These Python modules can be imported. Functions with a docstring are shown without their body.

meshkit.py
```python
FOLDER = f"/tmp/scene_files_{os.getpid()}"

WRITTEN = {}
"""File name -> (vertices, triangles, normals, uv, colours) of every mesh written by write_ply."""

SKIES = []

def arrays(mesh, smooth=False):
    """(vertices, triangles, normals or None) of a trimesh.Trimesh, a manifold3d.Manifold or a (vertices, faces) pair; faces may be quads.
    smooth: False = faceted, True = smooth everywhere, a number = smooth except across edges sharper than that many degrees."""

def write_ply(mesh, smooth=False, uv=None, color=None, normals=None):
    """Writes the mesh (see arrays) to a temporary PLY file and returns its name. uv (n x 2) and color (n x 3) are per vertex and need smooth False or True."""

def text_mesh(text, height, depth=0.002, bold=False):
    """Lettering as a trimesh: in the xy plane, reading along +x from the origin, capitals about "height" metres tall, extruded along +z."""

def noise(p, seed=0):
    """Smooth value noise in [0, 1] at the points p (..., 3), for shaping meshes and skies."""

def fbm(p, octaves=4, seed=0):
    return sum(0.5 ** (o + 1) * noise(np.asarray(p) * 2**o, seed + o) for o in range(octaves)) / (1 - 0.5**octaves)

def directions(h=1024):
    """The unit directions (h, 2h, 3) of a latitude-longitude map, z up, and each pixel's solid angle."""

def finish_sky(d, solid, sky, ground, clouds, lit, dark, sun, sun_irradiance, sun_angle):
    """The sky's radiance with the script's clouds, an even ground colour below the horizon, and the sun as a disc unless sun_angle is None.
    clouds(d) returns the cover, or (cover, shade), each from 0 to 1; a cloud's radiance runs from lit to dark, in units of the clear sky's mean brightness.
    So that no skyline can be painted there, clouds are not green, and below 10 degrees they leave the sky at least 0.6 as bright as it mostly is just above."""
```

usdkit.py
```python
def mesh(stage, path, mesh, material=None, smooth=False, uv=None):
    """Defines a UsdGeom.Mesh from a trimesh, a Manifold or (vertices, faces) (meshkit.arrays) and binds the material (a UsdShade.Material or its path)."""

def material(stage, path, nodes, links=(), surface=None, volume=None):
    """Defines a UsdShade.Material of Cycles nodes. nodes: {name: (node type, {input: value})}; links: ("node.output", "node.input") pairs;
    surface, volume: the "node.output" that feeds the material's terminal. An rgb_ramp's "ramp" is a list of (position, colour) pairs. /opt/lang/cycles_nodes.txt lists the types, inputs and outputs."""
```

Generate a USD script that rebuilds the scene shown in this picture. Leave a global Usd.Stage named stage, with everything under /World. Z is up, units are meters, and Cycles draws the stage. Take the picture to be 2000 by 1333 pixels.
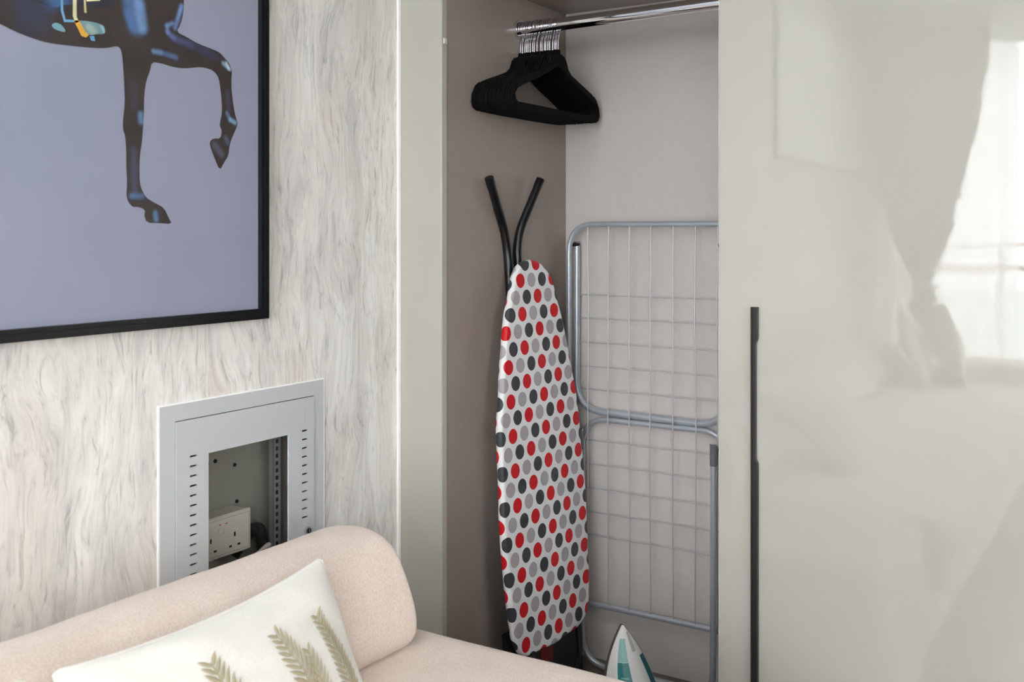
import math, random
import numpy as np
import trimesh
import manifold3d as m3
import usdkit
import meshkit
from pxr import Usd, UsdGeom, UsdLux, UsdShade, Gf, Sdf, Vt
from shapely.geometry import Polygon, Point, box as sbox
from shapely.ops import unary_union
from scipy.spatial import Delaunay

random.seed(7)
rng = np.random.default_rng(11)
stage = Usd.Stage.CreateInMemory()
UsdGeom.SetStageUpAxis(stage, 'Z')
UsdGeom.SetStageMetersPerUnit(stage, 1.0)
UsdGeom.Xform.Define(stage, '/World')
UsdGeom.Scope.Define(stage, '/World/Looks')

# ------------------------------------------------------------------ camera, sky, exposure
YAW = math.radians(32.4)
EYE = (0.0, 0.0, 1.27)
EXPOSURE = 0.66
SKY = 6.0
cam = UsdGeom.Camera.Define(stage, '/World/camera')
cam.CreateProjectionAttr('perspective')
cam.CreateHorizontalApertureAttr(36.0)
cam.CreateVerticalApertureAttr(36.0 * 1333 / 2000)
cam.CreateFocalLengthAttr(36.0 * 2021 / 2000)
cam.CreateVerticalApertureOffsetAttr(-36.0 * 210.5 / 2000)
cam.CreateHorizontalApertureOffsetAttr(0.0)
cam.CreateFStopAttr(6.3)
cam.CreateFocusDistanceAttr(2.6)
cam.CreateClippingRangeAttr((0.05, 500.0))
cam.CreateExposureAttr(EXPOSURE)
cr, sr = math.cos(YAW), math.sin(YAW)
cam.AddTransformOp().Set(Gf.Matrix4d(cr, sr, 0, 0, 0, 0, 1, 0, sr, -cr, 0, 0, *EYE, 1))

usdkit.material(stage, '/World/Looks/sky', {
    'tc': ('texture_coordinate', {}),
    'mp': ('mapping', {'scale': (1.0, 1.0, 2.5)}),
    'n': ('noise_texture', {'scale': 2.0, 'detail': 5.0}),
    'r': ('rgb_ramp', {'ramp': [(0.35, (0.92, 0.955, 1.0)), (0.6, (0.975, 1.0, 1.03))]}),
    'b': ('background_shader', {'strength': SKY})},
    [('tc.generated', 'mp.vector'), ('mp.vector', 'n.vector'), ('n.fac', 'r.fac'), ('r.color', 'b.color')], surface='b.background')
dome = UsdLux.DomeLight.Define(stage, '/World/sky_dome')
dome.CreateIntensityAttr(1.0)
UsdShade.MaterialBindingAPI.Apply(dome.GetPrim()).Bind(UsdShade.Material.Get(stage, '/World/Looks/sky'))

PANEL = 5.0        # radiance of unseen ceiling lamps, added to brighten wall and sofa
PANELS = [(-0.95, 0.35), (-0.95, -1.35), (1.35, -0.7)]

# ------------------------------------------------------------------ helpers
def lin(c):
    if isinstance(c, str):
        c = [int(c[i:i + 2], 16) for i in (1, 3, 5)]
    return tuple((v / 255 / 12.92) if v / 255 <= 0.04045 else ((v / 255 + 0.055) / 1.055) ** 2.4 for v in c)


MATS = {}


def mat(name, color, rough=0.5, metal=0.0, bump=None, var=None, **kw):
    """bump = (scale, strength, distance); var = (scale, amount) of tone"""
    nodes = {'p': ('principled_bsdf', {'base_color': lin(color), 'roughness': rough, 'metallic': metal, **kw}), 'tc': ('geometry', {})}
    links = []
    if var:
        c = np.array(lin(color))
        nodes['vn'] = ('noise_texture', {'scale': var[0], 'detail': 3.0})
        nodes['vr'] = ('rgb_ramp', {'ramp': [(0.3, tuple(c * (1 - var[1]))), (0.7, tuple(np.minimum(c * (1 + var[1]), 1)))]})
        links += [('tc.position', 'vn.vector'), ('vn.fac', 'vr.fac'), ('vr.color', 'p.base_color')]
    if bump:
        nodes['bn'] = ('noise_texture', {'scale': bump[0], 'detail': 3.0})
        nodes['b'] = ('bump', {'strength': bump[1], 'distance': bump[2]})
        links += [('tc.position', 'bn.vector'), ('bn.fac', 'b.height'), ('b.normal', 'p.normal')]
    MATS[name] = usdkit.material(stage, '/World/Looks/' + name, nodes, links, surface='p.BSDF')
    return MATS[name]


COUNT = {}


def numbered(parent, name):
    k = (str(parent), name)
    n = COUNT.get(k, 0)
    COUNT[k] = n + 1
    return name if n == 0 else f'{name}_{n:03d}'


def tag(prim, label=None, cat=None, group=None, kind=None):
    for k, v in (('label', label), ('category', cat), ('group', group), ('kind', kind)):
        if v:
            prim.SetCustomDataByKey(k, v)
    return prim


def thing(name, label, cat, loc=(0, 0, 0), group=None, parent='/World'):
    x = UsdGeom.Xform.Define(stage, f'{parent}/{numbered(parent, name)}')
    x.AddTranslateOp().Set(Gf.Vec3d(*map(float, loc)))
    return tag(x.GetPrim(), label, cat, group)


def world_of(prim):
    m = UsdGeom.XformCache().GetLocalToWorldTransform(prim)
    return np.array(m).T


def obj(name, mesh, material, parent=None, label=None, cat=None, group=None, kind=None, smooth=30, uv=None, local=False):
    """one Mesh prim; the mesh is given in world coordinates unless local"""
    pp = '/World' if parent is None else str(parent.GetPath())
    if parent is not None and not local:
        inv = np.linalg.inv(world_of(parent))
        if not np.allclose(inv, np.eye(4)):
            if isinstance(mesh, tuple):
                v, f = mesh
                mesh = (np.asarray(v) @ inv[:3, :3].T + inv[:3, 3], f)
            else:
                mesh = mesh.copy()
                mesh.apply_transform(inv)
    m = usdkit.mesh(stage, f'{pp}/{numbered(pp, name)}', mesh, MATS[material] if isinstance(material, str) else material, smooth=smooth, uv=uv)
    return tag(m.GetPrim(), label, cat, group, kind)


def struct(name, mesh, material, label=None, smooth=False):
    return obj(name, mesh, material, label=label, kind='structure', smooth=smooth)


def bx(x0, x1, y0, y1, z0, z1, c=0.0):
    """box, with chamfer c"""
    lo, hi = np.minimum([x0, y0, z0], [x1, y1, z1]), np.maximum([x0, y0, z0], [x1, y1, z1])
    if c <= 0:
        b = trimesh.creation.box(hi - lo)
        b.apply_translation((lo + hi) / 2)
        return b
    c = min(c, (hi - lo).min() * 0.45)
    pts = []
    for sx in (0, 1):
        for sy in (0, 1):
            for sz in (0, 1):
                p = np.where([sx, sy, sz], hi, lo)
                d = np.where([sx, sy, sz], -c, c)
                for k in range(3):
                    q = p + d
                    q[k] = p[k]
                    pts.append(q)
    return trimesh.convex.convex_hull(np.array(pts))


def cat_m(ms):
    return trimesh.util.concatenate(ms)


def fillet(pts, r, n=6):
    """polyline with rounded corners"""
    pts = [np.asarray(p, float) for p in pts]
    out = [pts[0]]
    for i in range(1, len(pts) - 1):
        a, b, c = pts[i - 1], pts[i], pts[i + 1]
        d1, d2 = (a - b), (c - b)
        l1, l2 = np.linalg.norm(d1), np.linalg.norm(d2)
        rr = r[i] if isinstance(r, (list, tuple)) else r
        rr = min(rr, l1 * 0.49, l2 * 0.49)
        p, q = b + d1 / l1 * rr, b + d2 / l2 * rr
        for t in np.linspace(0, 1, n + 1):
            # blend close to a circular arc
            out.append((1 - t) ** 2 * p + 2 * t * (1 - t) * (b * 0.9 + (p + q) * 0.05) + t * t * q)
    out.append(pts[-1])
    return np.array(out)


def tube(pts, r, sides=12, closed=False):
    p = np.asarray(pts, float)
    keep = [0] + [i for i in range(1, len(p)) if np.linalg.norm(p[i] - p[i - 1]) > 1e-6]
    p = p[keep]
    n = len(p)
    if closed:
        t = np.roll(p, -1, 0) - np.roll(p, 1, 0)
    else:
        t = np.gradient(p, axis=0)
    t /= np.linalg.norm(t, axis=1, keepdims=True)
    up = np.array([0, 0, 1.0]) if abs(t[0][2]) < 0.9 else np.array([1.0, 0, 0])
    a = np.cross(t[0], up); a /= np.linalg.norm(a)
    A = [a]
    for i in range(1, n):
        a = A[-1] - t[i] * (A[-1] @ t[i])
        A.append(a / np.linalg.norm(a))
    A = np.array(A)
    B = np.cross(t, A)
    ang = np.arange(sides) * 2 * np.pi / sides
    rr = np.broadcast_to(r, (n,))[:, None, None]
    v = p[:, None] + rr * (np.cos(ang)[None, :, None] * A[:, None] + np.sin(ang)[None, :, None] * B[:, None])
    v = v.reshape(-1, 3)
    f = []
    for i in range(n if closed else n - 1):
        k = (i + 1) % n
        for j in range(sides):
            j2 = (j + 1) % sides
            f += [[i * sides + j, i * sides + j2, k * sides + j2], [i * sides + j, k * sides + j2, k * sides + j]]
    if not closed:
        c0, c1 = len(v), len(v) + 1
        v = np.vstack([v, p[0], p[-1]])
        for j in range(sides):
            j2 = (j + 1) % sides
            f += [[c0, j2, j], [c1, (n - 1) * sides + j, (n - 1) * sides + j2]]
    m = trimesh.Trimesh(v, f, process=False)
    return m


def arc_pts(n, a0, a1):
    return np.linspace(a0, a1, n)


def extrude_poly(poly, d):
    ms = [trimesh.creation.extrude_polygon(g, d, engine='earcut') for g in getattr(poly, 'geoms', [poly])]
    return cat_m(ms)


def place(mesh, o, ax, ay, az):
    """local x, y, z axes to world"""
    T = np.eye(4)
    T[:3, 0], T[:3, 1], T[:3, 2], T[:3, 3] = ax, ay, az, o
    mesh = mesh.copy()
    mesh.apply_transform(T)
    if np.linalg.det(T[:3, :3]) < 0:
        mesh.invert()
    return mesh


def on_wall(poly, x, d):
    """polygon in (Y, Z) extruded d along +X from x"""
    return place(extrude_poly(poly, d), (x, 0, 0), (0, 1, 0), (0, 0, 1), (1, 0, 0))


def softbox(lo, hi, r, n=22, bulge=(0, 0, 0), seed=0, wob=0.004, wscale=5.0):
    """upholstered block: rounded edges, bulging faces, slight waviness"""
    lo, hi = np.array(lo, float), np.array(hi, float)
    c, h = (lo + hi) / 2, (hi - lo) / 2
    b = trimesh.creation.box([2, 2, 2])
    size = hi - lo
    # grid each face
    vs, fs, off = [], [], 0
    for ax in range(3):
        o = [k for k in range(3) if k != ax]
        nu = max(6, int(n * size[o[0]] / size.max()) + 6)
        nv = max(6, int(n * size[o[1]] / size.max()) + 6)
        # cosine-spaced towards edges
        uu = np.sin(np.linspace(-np.pi / 2, np.pi / 2, nu)); vv = np.sin(np.linspace(-np.pi / 2, np.pi / 2, nv))
        uu = 0.5 * uu + 0.5 * np.linspace(-1, 1, nu); vv = 0.5 * vv + 0.5 * np.linspace(-1, 1, nv)
        U, V = np.meshgrid(uu, vv, indexing='ij')
        for s in (-1, 1):
            P = np.zeros((nu * nv, 3))
            P[:, ax] = s; P[:, o[0]] = U.ravel(); P[:, o[1]] = V.ravel()
            q = np.arange(nu * nv).reshape(nu, nv)
            a, b_, cc, d = q[:-1, :-1].ravel(), q[1:, :-1].ravel(), q[1:, 1:].ravel(), q[:-1, 1:].ravel()
            F = np.vstack([np.c_[a, b_, cc], np.c_[a, cc, d]])
            flip = (s < 0) ^ (ax == 1)
            if flip:
                F = F[:, ::-1]
            vs.append(P); fs.append(F + off); off += len(P)
    P = np.vstack(vs)
    F = np.vstack(fs)
    Q = P * h
    inner = np.clip(Q, -(h - r), h - r)
    d = Q - inner
    L = np.linalg.norm(d, axis=1, keepdims=True)
    W = inner + d / np.maximum(L, 1e-9) * r
    for ax in range(3):
        o = [k for k in range(3) if k != ax]
        W[:, ax] += np.clip(P[:, ax], -1, 1) * bulge[ax] * (1 - P[:, o[0]] ** 2) * (1 - P[:, o[1]] ** 2)
    W = W + c
    nz = np.stack([meshkit.fbm(W * wscale + 31.7 * k, 3, seed + k) - 0.5 for k in range(3)], 1)
    W = W + nz * 2 * wob
    m = trimesh.Trimesh(W, F, process=False)
    m.merge_vertices()
    return m


def grid_mesh(P):
    """(n, m, 3) points to a sheet"""
    n, m = P.shape[:2]
    q = np.arange(n * m).reshape(n, m)
    a, b, c, d = q[:-1, :-1].ravel(), q[1:, :-1].ravel(), q[1:, 1:].ravel(), q[:-1, 1:].ravel()
    return trimesh.Trimesh(P.reshape(-1, 3), np.vstack([np.c_[a, b, c], np.c_[a, c, d]]), process=False)


def fill_poly(poly, step):
    """triangulated polygon with inner points (for vertex colour)"""
    b = np.array(poly.exterior.segmentize(step).coords)[:-1]
    x0, y0, x1, y1 = poly.bounds
    g = np.array([(x, y) for x in np.arange(x0, x1, step) for y in np.arange(y0, y1, step)])
    import shapely
    inn = shapely.contains_xy(poly.buffer(-step * 0.5), g[:, 0], g[:, 1])
    pts = np.vstack([b, g[inn]])
    pts = pts + rng.normal(0, 1e-7, pts.shape)
    t = Delaunay(pts).simplices
    cen = pts[t].mean(1)
    t = t[shapely.contains_xy(poly, cen[:, 0], cen[:, 1])]
    return pts, t


def smooth_closed(pts, k=2):
    p = np.asarray(pts, float)
    for _ in range(k):
        a, b = p, np.roll(p, -1, 0)
        p = np.stack([0.75 * a + 0.25 * b, 0.25 * a + 0.75 * b], 1).reshape(-1, 2)
    return p


# ------------------------------------------------------------------ materials
mat('white_paint', '#f2f0ec', 0.7)
mat('wall_beige', '#cfc8be', 0.7)
mat('ceiling_paint', '#f5f4f1', 0.8)
mat('floor_tile', '#54483e', 0.35, var=(3, 0.06))
mat('caulk', '#fbfbfa', 0.5)
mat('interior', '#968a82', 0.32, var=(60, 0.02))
mat('interior_back_lit', '#cfc9c5', 0.4, var=(60, 0.015))  # same board as the sides, colour lightened for the window light on it
mat('interior_dark', '#6a5f57', 0.4)
mat('filler_satin', '#b3b1a7', 0.26)
mat('door_lacquer', '#a9a79f', 0.03, bump=(9, 0.012, 0.02), ior=1.78)
mat('edge_light', '#d3d4d0', 0.25)
mat('bronze_black', '#2b2b2a', 0.35, metal=0.5)
mat('chrome', '#e6e6e8', 0.07, metal=1.0)
mat('hook_chrome', '#e9e8f2', 0.12, metal=1.0)
mat('velvet', '#070708', 0.9, specular_ior_level=0.2)
mat('black_paint', '#08090a', 0.3)
mat('black_plastic', '#0e0e10', 0.45)
mat('red_label', '#611019', 0.5)
mat('silver_tube', '#b6bdc4', 0.28, metal=0.4)
mat('silver_wire', '#cdcfd0', 0.25, metal=0.4)
mat('grey_cap', '#6d7073', 0.25)
mat('cabinet_paint', '#c3c6c8', 0.4)
mat('cabinet_inside', '#a5a499', 0.5)
mat('dark_hole', '#141414', 0.8)
mat('socket_plastic', '#d9d4c8', 0.4)
mat('socket_red', '#c23a35', 0.5)
mat('cable_black', '#171717', 0.5)
mat('cable_grey', '#b9b6ab', 0.5)
mat('zinc', '#a9abad', 0.35, metal=0.6)
mat('frame_black', '#08090c', 0.3)
mat('embroidery', '#b0a78b', 0.8)
mat('iron_white', '#e9e8e6', 0.25)
mat('iron_teal', '#2f7f83', 0.3)
mat('iron_pale_teal', '#8fbcb8', 0.3)
mat('iron_dark_teal', '#12606c', 0.15)
mat('sole', '#6d6a66', 0.3, metal=0.8)
mat('wood_rail', '#8a4f36', 0.5)
mat('art_white', '#f3f3f1', 0.4)
mat('art_grey', '#b5b5b2', 0.5)
mat('balcony', '#e4e2dd', 0.7)
mat('sea', '#a3adae', 0.4)
mat('drape', '#d3cfc6', 0.8)
mat('wood_leg', '#4a3a2d', 0.5)


def fabric(name, c1, c2, bscale=420, strength=0.25, fine=300):
    MATS[name] = usdkit.material(stage, '/World/Looks/' + name, {
        'g': ('geometry', {}),
        'n1': ('noise_texture', {'scale': fine, 'detail': 2.0}),
        'n2': ('noise_texture', {'scale': 14.0, 'detail': 3.0}),
        'ad': ('math', {'math_type': 'multiply_add', 'value2': 0.75}),
        'm2': ('math', {'math_type': 'multiply', 'value2': 0.25}),
        'r': ('rgb_ramp', {'ramp': [(0.3, lin(c1)), (0.7, lin(c2))]}),
        'n3': ('noise_texture', {'scale': bscale, 'detail': 2.0}),
        'n4': ('noise_texture', {'scale': 22.0, 'detail': 3.0}),
        'bs': ('math', {'math_type': 'multiply_add', 'value2': 4.0}),
        'b': ('bump', {'strength': strength, 'distance': 0.0012}),
        'p': ('principled_bsdf', {'roughness': 0.95, 'sheen_weight': 0.15, 'sheen_roughness': 0.5, 'specular_ior_level': 0.2})},
        [('g.position', 'n1.vector'), ('g.position', 'n2.vector'), ('n2.fac', 'm2.value1'), ('n1.fac', 'ad.value1'), ('m2.value', 'ad.value3'), ('ad.value', 'r.fac'), ('r.color', 'p.base_color'),
         ('g.position', 'n3.vector'), ('g.position', 'n4.vector'), ('n4.fac', 'bs.value1'), ('n3.fac', 'bs.value3'), ('bs.value', 'b.height'), ('b.normal', 'p.normal')], surface='p.BSDF')


fabric('sofa_linen', '#d1bfb2', '#e8dacf')
fabric('pillow_cotton', '#e6e4dc', '#f0eee8', strength=0.12)
fabric('cushion_cream', '#cfc8bb', '#ddd7ca')

# wallpaper: bark-like vertical marbling in white, grey and sand
MATS['wallpaper'] = usdkit.material(stage, '/World/Looks/wallpaper', {
    'g': ('geometry', {}),
    'w0': ('mapping', {'scale': (1.0, 2.2, 1.1)}),
    'wn': ('noise_texture', {'scale': 2.2, 'detail': 3.0, 'roughness': 0.55}),
    'ws': ('vector_math', {'math_type': 'multiply_add', 'vector2': (0.0, 0.13, 0.35)}),
    's1': ('mapping', {'scale': (1.0, 15.0, 3.2)}),
    'n1': ('noise_texture', {'scale': 1.0, 'detail': 7.0, 'roughness': 0.68, 'distortion': 0.5}),
    's2': ('mapping', {'scale': (1.0, 110.0, 16.0)}),
    'n2': ('noise_texture', {'scale': 1.0, 'detail': 5.0, 'roughness': 0.65, 'distortion': 0.8}),
    's3': ('mapping', {'scale': (1.0, 5.0, 1.6)}),
    'n3': ('noise_texture', {'scale': 1.0, 'detail': 4.0, 'roughness': 0.6, 'distortion': 0.6}),
    'r1': ('rgb_ramp', {'ramp': [(0.30, lin('#cbc8c4')), (0.43, lin('#dedbd7')), (0.52, lin('#e7e4df')), (0.64, lin('#f1efeb'))]}),
    'r2': ('rgb_ramp', {'ramp': [(0.32, (0.55, 0.55, 0.55)), (0.42, (0.86, 0.86, 0.86)), (0.56, (1, 1, 1)), (0.70, (1.0, 1.0, 1.0))]}),
    'r3': ('rgb_ramp', {'ramp': [(0.52, (0, 0, 0)), (0.68, (0.6, 0.6, 0.6))]}),
    'mx': ('mix_color', {'blend_type': 'multiply', 'fac': 0.8}),
    'my': ('mix_color', {'blend_type': 'mix', 'b': lin('#e2d6c9')}),
    'b': ('bump', {'strength': 0.15, 'distance': 0.001}),
    'p': ('principled_bsdf', {'roughness': 0.5, 'specular_ior_level': 0.3})},
    [('g.position', 'w0.vector'), ('w0.vector', 'wn.vector'), ('wn.color', 'ws.vector1'), ('g.position', 'ws.vector3'),
     ('ws.vector', 's1.vector'), ('s1.vector', 'n1.vector'), ('ws.vector', 's2.vector'), ('s2.vector', 'n2.vector'),
     ('ws.vector', 's3.vector'), ('s3.vector', 'n3.vector'), ('n1.fac', 'r1.fac'), ('n2.fac', 'r2.fac'), ('n3.fac', 'r3.fac'),
     ('r1.color', 'my.a'), ('r3.color', 'my.fac'), ('my.result', 'mx.a'), ('r2.color', 'mx.b'), ('mx.result', 'p.base_color'),
     ('n2.fac', 'b.height'), ('b.normal', 'p.normal')], surface='p.BSDF')

MATS['print_ground'] = usdkit.material(stage, '/World/Looks/print_ground', {
    'g': ('geometry', {}), 'n': ('noise_texture', {'scale': 3.0, 'detail': 3.0}),
    'r': ('rgb_ramp', {'ramp': [(0.3, lin('#8b91a5')), (0.7, lin('#9697aa'))]}),
    'p': ('principled_bsdf', {'roughness': 0.35, 'specular_ior_level': 0.4})},
    [('g.position', 'n.vector'), ('n.fac', 'r.fac'), ('r.color', 'p.base_color')], surface='p.BSDF')
MATS['print_paint'] = usdkit.material(stage, '/World/Looks/print_paint', {
    'a': ('attribute', {'attribute': 'paint'}), 'p': ('principled_bsdf', {'roughness': 0.35, 'specular_ior_level': 0.4})},
    [('a.color', 'p.base_color')], surface='p.BSDF')
MATS['glass_pane'] = usdkit.material(stage, '/World/Looks/glass_pane', {
    't': ('transparent_bsdf', {'color': (0.98, 0.98, 0.98)}), 'g': ('glossy_bsdf', {'color': (1, 1, 1), 'roughness': 0.02}), 'f': ('fresnel', {'IOR': 1.45}),
    'ge': ('geometry', {}), 'io': ('math', {'math_type': 'multiply_add', 'value2': 1 / 1.45 - 1.45, 'value3': 1.45}),
    'm': ('mix_closure', {})}, [('ge.backfacing', 'io.value1'), ('io.value', 'f.IOR'), ('f.fac', 'm.fac'), ('t.BSDF', 'm.closure1'), ('g.BSDF', 'm.closure2')], surface='m.closure')
MATS['sheer'] = usdkit.material(stage, '/World/Looks/sheer', {
    't': ('transparent_bsdf', {'color': (1, 1, 1)}), 'd': ('translucent_bsdf', {'color': (0.93, 0.93, 0.93)}), 'k': ('diffuse_bsdf', {'color': (0.9, 0.9, 0.9)}),
    'm1': ('mix_closure', {'fac': 0.4}), 'm2': ('mix_closure', {'fac': 0.68})},
    [('d.BSDF', 'm1.closure1'), ('k.BSDF', 'm1.closure2'), ('t.BSDF', 'm2.closure1'), ('m1.closure', 'm2.closure2')], surface='m2.closure')

# dotted cotton: three colours of dot on a hexagonal lattice, in metres of cloth (uv)
DOT_A, DOT_H, DOT_R = 0.0495, 0.0427, 0.0185


def dotted(name, u0, v0):
    nodes = {'uv': ('texture_coordinate', {}), 'sp': ('separate_xyz', {}),
             'p': ('principled_bsdf', {'roughness': 0.42, 'specular_ior_level': 0.35}),
             'g': ('geometry', {}), 'bn': ('noise_texture', {'scale': 40.0, 'detail': 3.0}), 'bb': ('bump', {'strength': 0.2, 'distance': 0.002})}
    links = [('uv.UV', 'sp.vector'), ('g.position', 'bn.vector'), ('bn.fac', 'bb.height'), ('bb.normal', 'p.normal')]
    last = None
    for ci, col in enumerate(('#c8101c', '#aaa3a6', '#3a3b3e')):
        best = None
        for k in range(2):
            t = f'c{ci}k{k}'
            ou, ov = u0 + ci * DOT_A + k * 1.5 * DOT_A, v0 + k * DOT_H
            for ax, o, per in (('x', ou, 3 * DOT_A), ('y', ov, 2 * DOT_H)):
                nodes[t + ax] = ('math', {'math_type': 'subtract', 'value2': o})
                nodes[t + ax + 'w'] = ('math', {'math_type': 'wrap', 'value2': per / 2, 'value3': -per / 2})
                nodes[t + ax + 'q'] = ('math', {'math_type': 'power', 'value2': 2.0})
                nodes[t + ax + 'a'] = ('math', {'math_type': 'absolute'})
                links += [(f'sp.{ax}', f'{t}{ax}.value1'), (f'{t}{ax}.value', f'{t}{ax}w.value1'), (f'{t}{ax}w.value', f'{t}{ax}a.value1'), (f'{t}{ax}a.value', f'{t}{ax}q.value1')]
            nodes[t + 's'] = ('math', {'math_type': 'add'})
            nodes[t + 'r'] = ('math', {'math_type': 'sqrt'})
            links += [(f'{t}xq.value', f'{t}s.value1'), (f'{t}yq.value', f'{t}s.value2'), (f'{t}s.value', f'{t}r.value1')]
        nodes[f'mn{ci}'] = ('math', {'math_type': 'minimum'})
        links += [(f'c{ci}k0r.value', f'mn{ci}.value1'), (f'c{ci}k1r.value', f'mn{ci}.value2')]
        nodes[f'mr{ci}'] = ('map_range', {'from_min': DOT_R - 0.0004, 'from_max': DOT_R + 0.0006, 'to_min': 1.0, 'to_max': 0.0, 'clamp': True})
        nodes[f'mx{ci}'] = ('mix_color', {'b': lin(col)})
        links += [(f'mn{ci}.value', f'mr{ci}.value'), (f'mr{ci}.result', f'mx{ci}.fac')]
        if last is None:
            nodes[f'mx{ci}'][1]['a'] = lin('#e4e4e4')
        else:
            links.append((last, f'mx{ci}.a'))
        last = f'mx{ci}.result'
    links.append((last, 'p.base_color'))
    MATS[name] = usdkit.material(stage, '/World/Looks/' + name, nodes, links, surface='p.BSDF')


# ------------------------------------------------------------------ the room
XW = -1.59          # face of the papered wall
YF = 1.99           # wardrobe front
XS = -1.463         # inner side of the wardrobe
YB = 2.594          # inner back of the wardrobe
ZC = 2.62
XR, YR = 2.6, -2.45
CAB = (1.276, 1.719, 0.30, 0.945)     # cabinet flange: y0, y1, z0, z1

wall = Polygon([(YR - 0.15, 0), (YB + 0.16, 0), (YB + 0.16, ZC), (YR - 0.15, ZC)]).difference(sbox(CAB[0] + 0.02, CAB[2] + 0.02, CAB[1] - 0.02, CAB[3] - 0.02))
struct('wall_left', on_wall(wall, XW - 0.2, 0.2), 'wallpaper', 'wall papered in pale grey and sand bark-like marbling')
struct('wall_front', bx(XW, XR, YB + 0.03, YB + 0.16, 0, ZC), 'wall_beige')
rightw = Polygon([(YR - 0.15, 0), (YB + 0.16, 0), (YB + 0.16, ZC), (YR - 0.15, ZC)]).difference(sbox(-1.40, 0.90, 0.10, 2.20))
struct('wall_right', on_wall(rightw, XR, 0.12), 'wall_beige')
rear = Polygon([(XW, 0), (XR, 0), (XR, ZC), (XW, ZC)]).difference(sbox(-1.30, 0.03, 1.70, 2.42))
struct('wall_rear', place(extrude_poly(rear, 0.15), (0, YR, 0), (1, 0, 0), (0, 0, 1), (0, -1, 0)), 'white_paint')
struct('floor', bx(XW - 0.2, XR + 0.12, YR - 0.15, YB + 0.16, -0.12, 0), 'floor_tile')
struct('ceiling', bx(XW - 0.2, XR + 0.12, YR - 0.15, YB + 0.16, ZC, ZC + 0.12), 'ceiling_paint')
struct('trim_1', bx(XW + 0.0005, XW + 0.006, YF - 0.010, YF - 0.001, 0, 2.5), 'caulk', 'thin white sealant line where papered wall meets wardrobe')

for k, (x, y) in enumerate(PANELS):
    lp = thing('added_ceiling_lamp', ('added square ceiling lamp, unseen, above the front of the sofa', 'added square ceiling lamp, unseen, above the far half of the sofa', 'added square ceiling lamp, unseen, at the window side of the room')[k], 'lamp', (x, y, ZC - 0.03))
    q = sbox(x - 0.32, y - 0.32, x + 0.32, y + 0.32)
    obj('added_lamp_frame', place(extrude_poly(q.difference(sbox(x - 0.30, y - 0.30, x + 0.30, y + 0.30)), 0.0295), (0, 0, ZC - 0.03), (1, 0, 0), (0, 1, 0), (0, 0, 1)), 'white_paint', lp, smooth=False)
    rl_ = UsdLux.RectLight.Define(stage, f'{lp.GetPath()}/added_lamp_light')
    rl_.CreateWidthAttr(0.6); rl_.CreateHeightAttr(0.6); rl_.CreateIntensityAttr(PANEL); rl_.CreateColorAttr(Gf.Vec3f(0.97, 1.0, 1.03))
    rl_.AddTranslateOp().Set(Gf.Vec3d(0, 0, 0.008))
# window at the far end, behind the camera
w = thing('window_1', 'wide balcony window with white frame at far end of room', None)
tag(w, kind='structure')
fr = sbox(-1.30, 0.03, 1.70, 2.42).difference(unary_union([sbox(-1.25 + i * 1.47, 0.08, -1.25 + i * 1.47 + 1.43, 2.37) for i in range(2)]))
obj('window_frame', place(extrude_poly(fr, 0.06), (0, YR - 0.04, 0), (1, 0, 0), (0, 0, 1), (0, -1, 0)), 'white_paint', w, smooth=False)
for i in range(2):
    obj('pane', bx(-1.25 + i * 1.47, 0.18 + i * 1.47, YR - 0.072, YR - 0.068, 0.08, 2.37), 'glass_pane', w, smooth=False)

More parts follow.
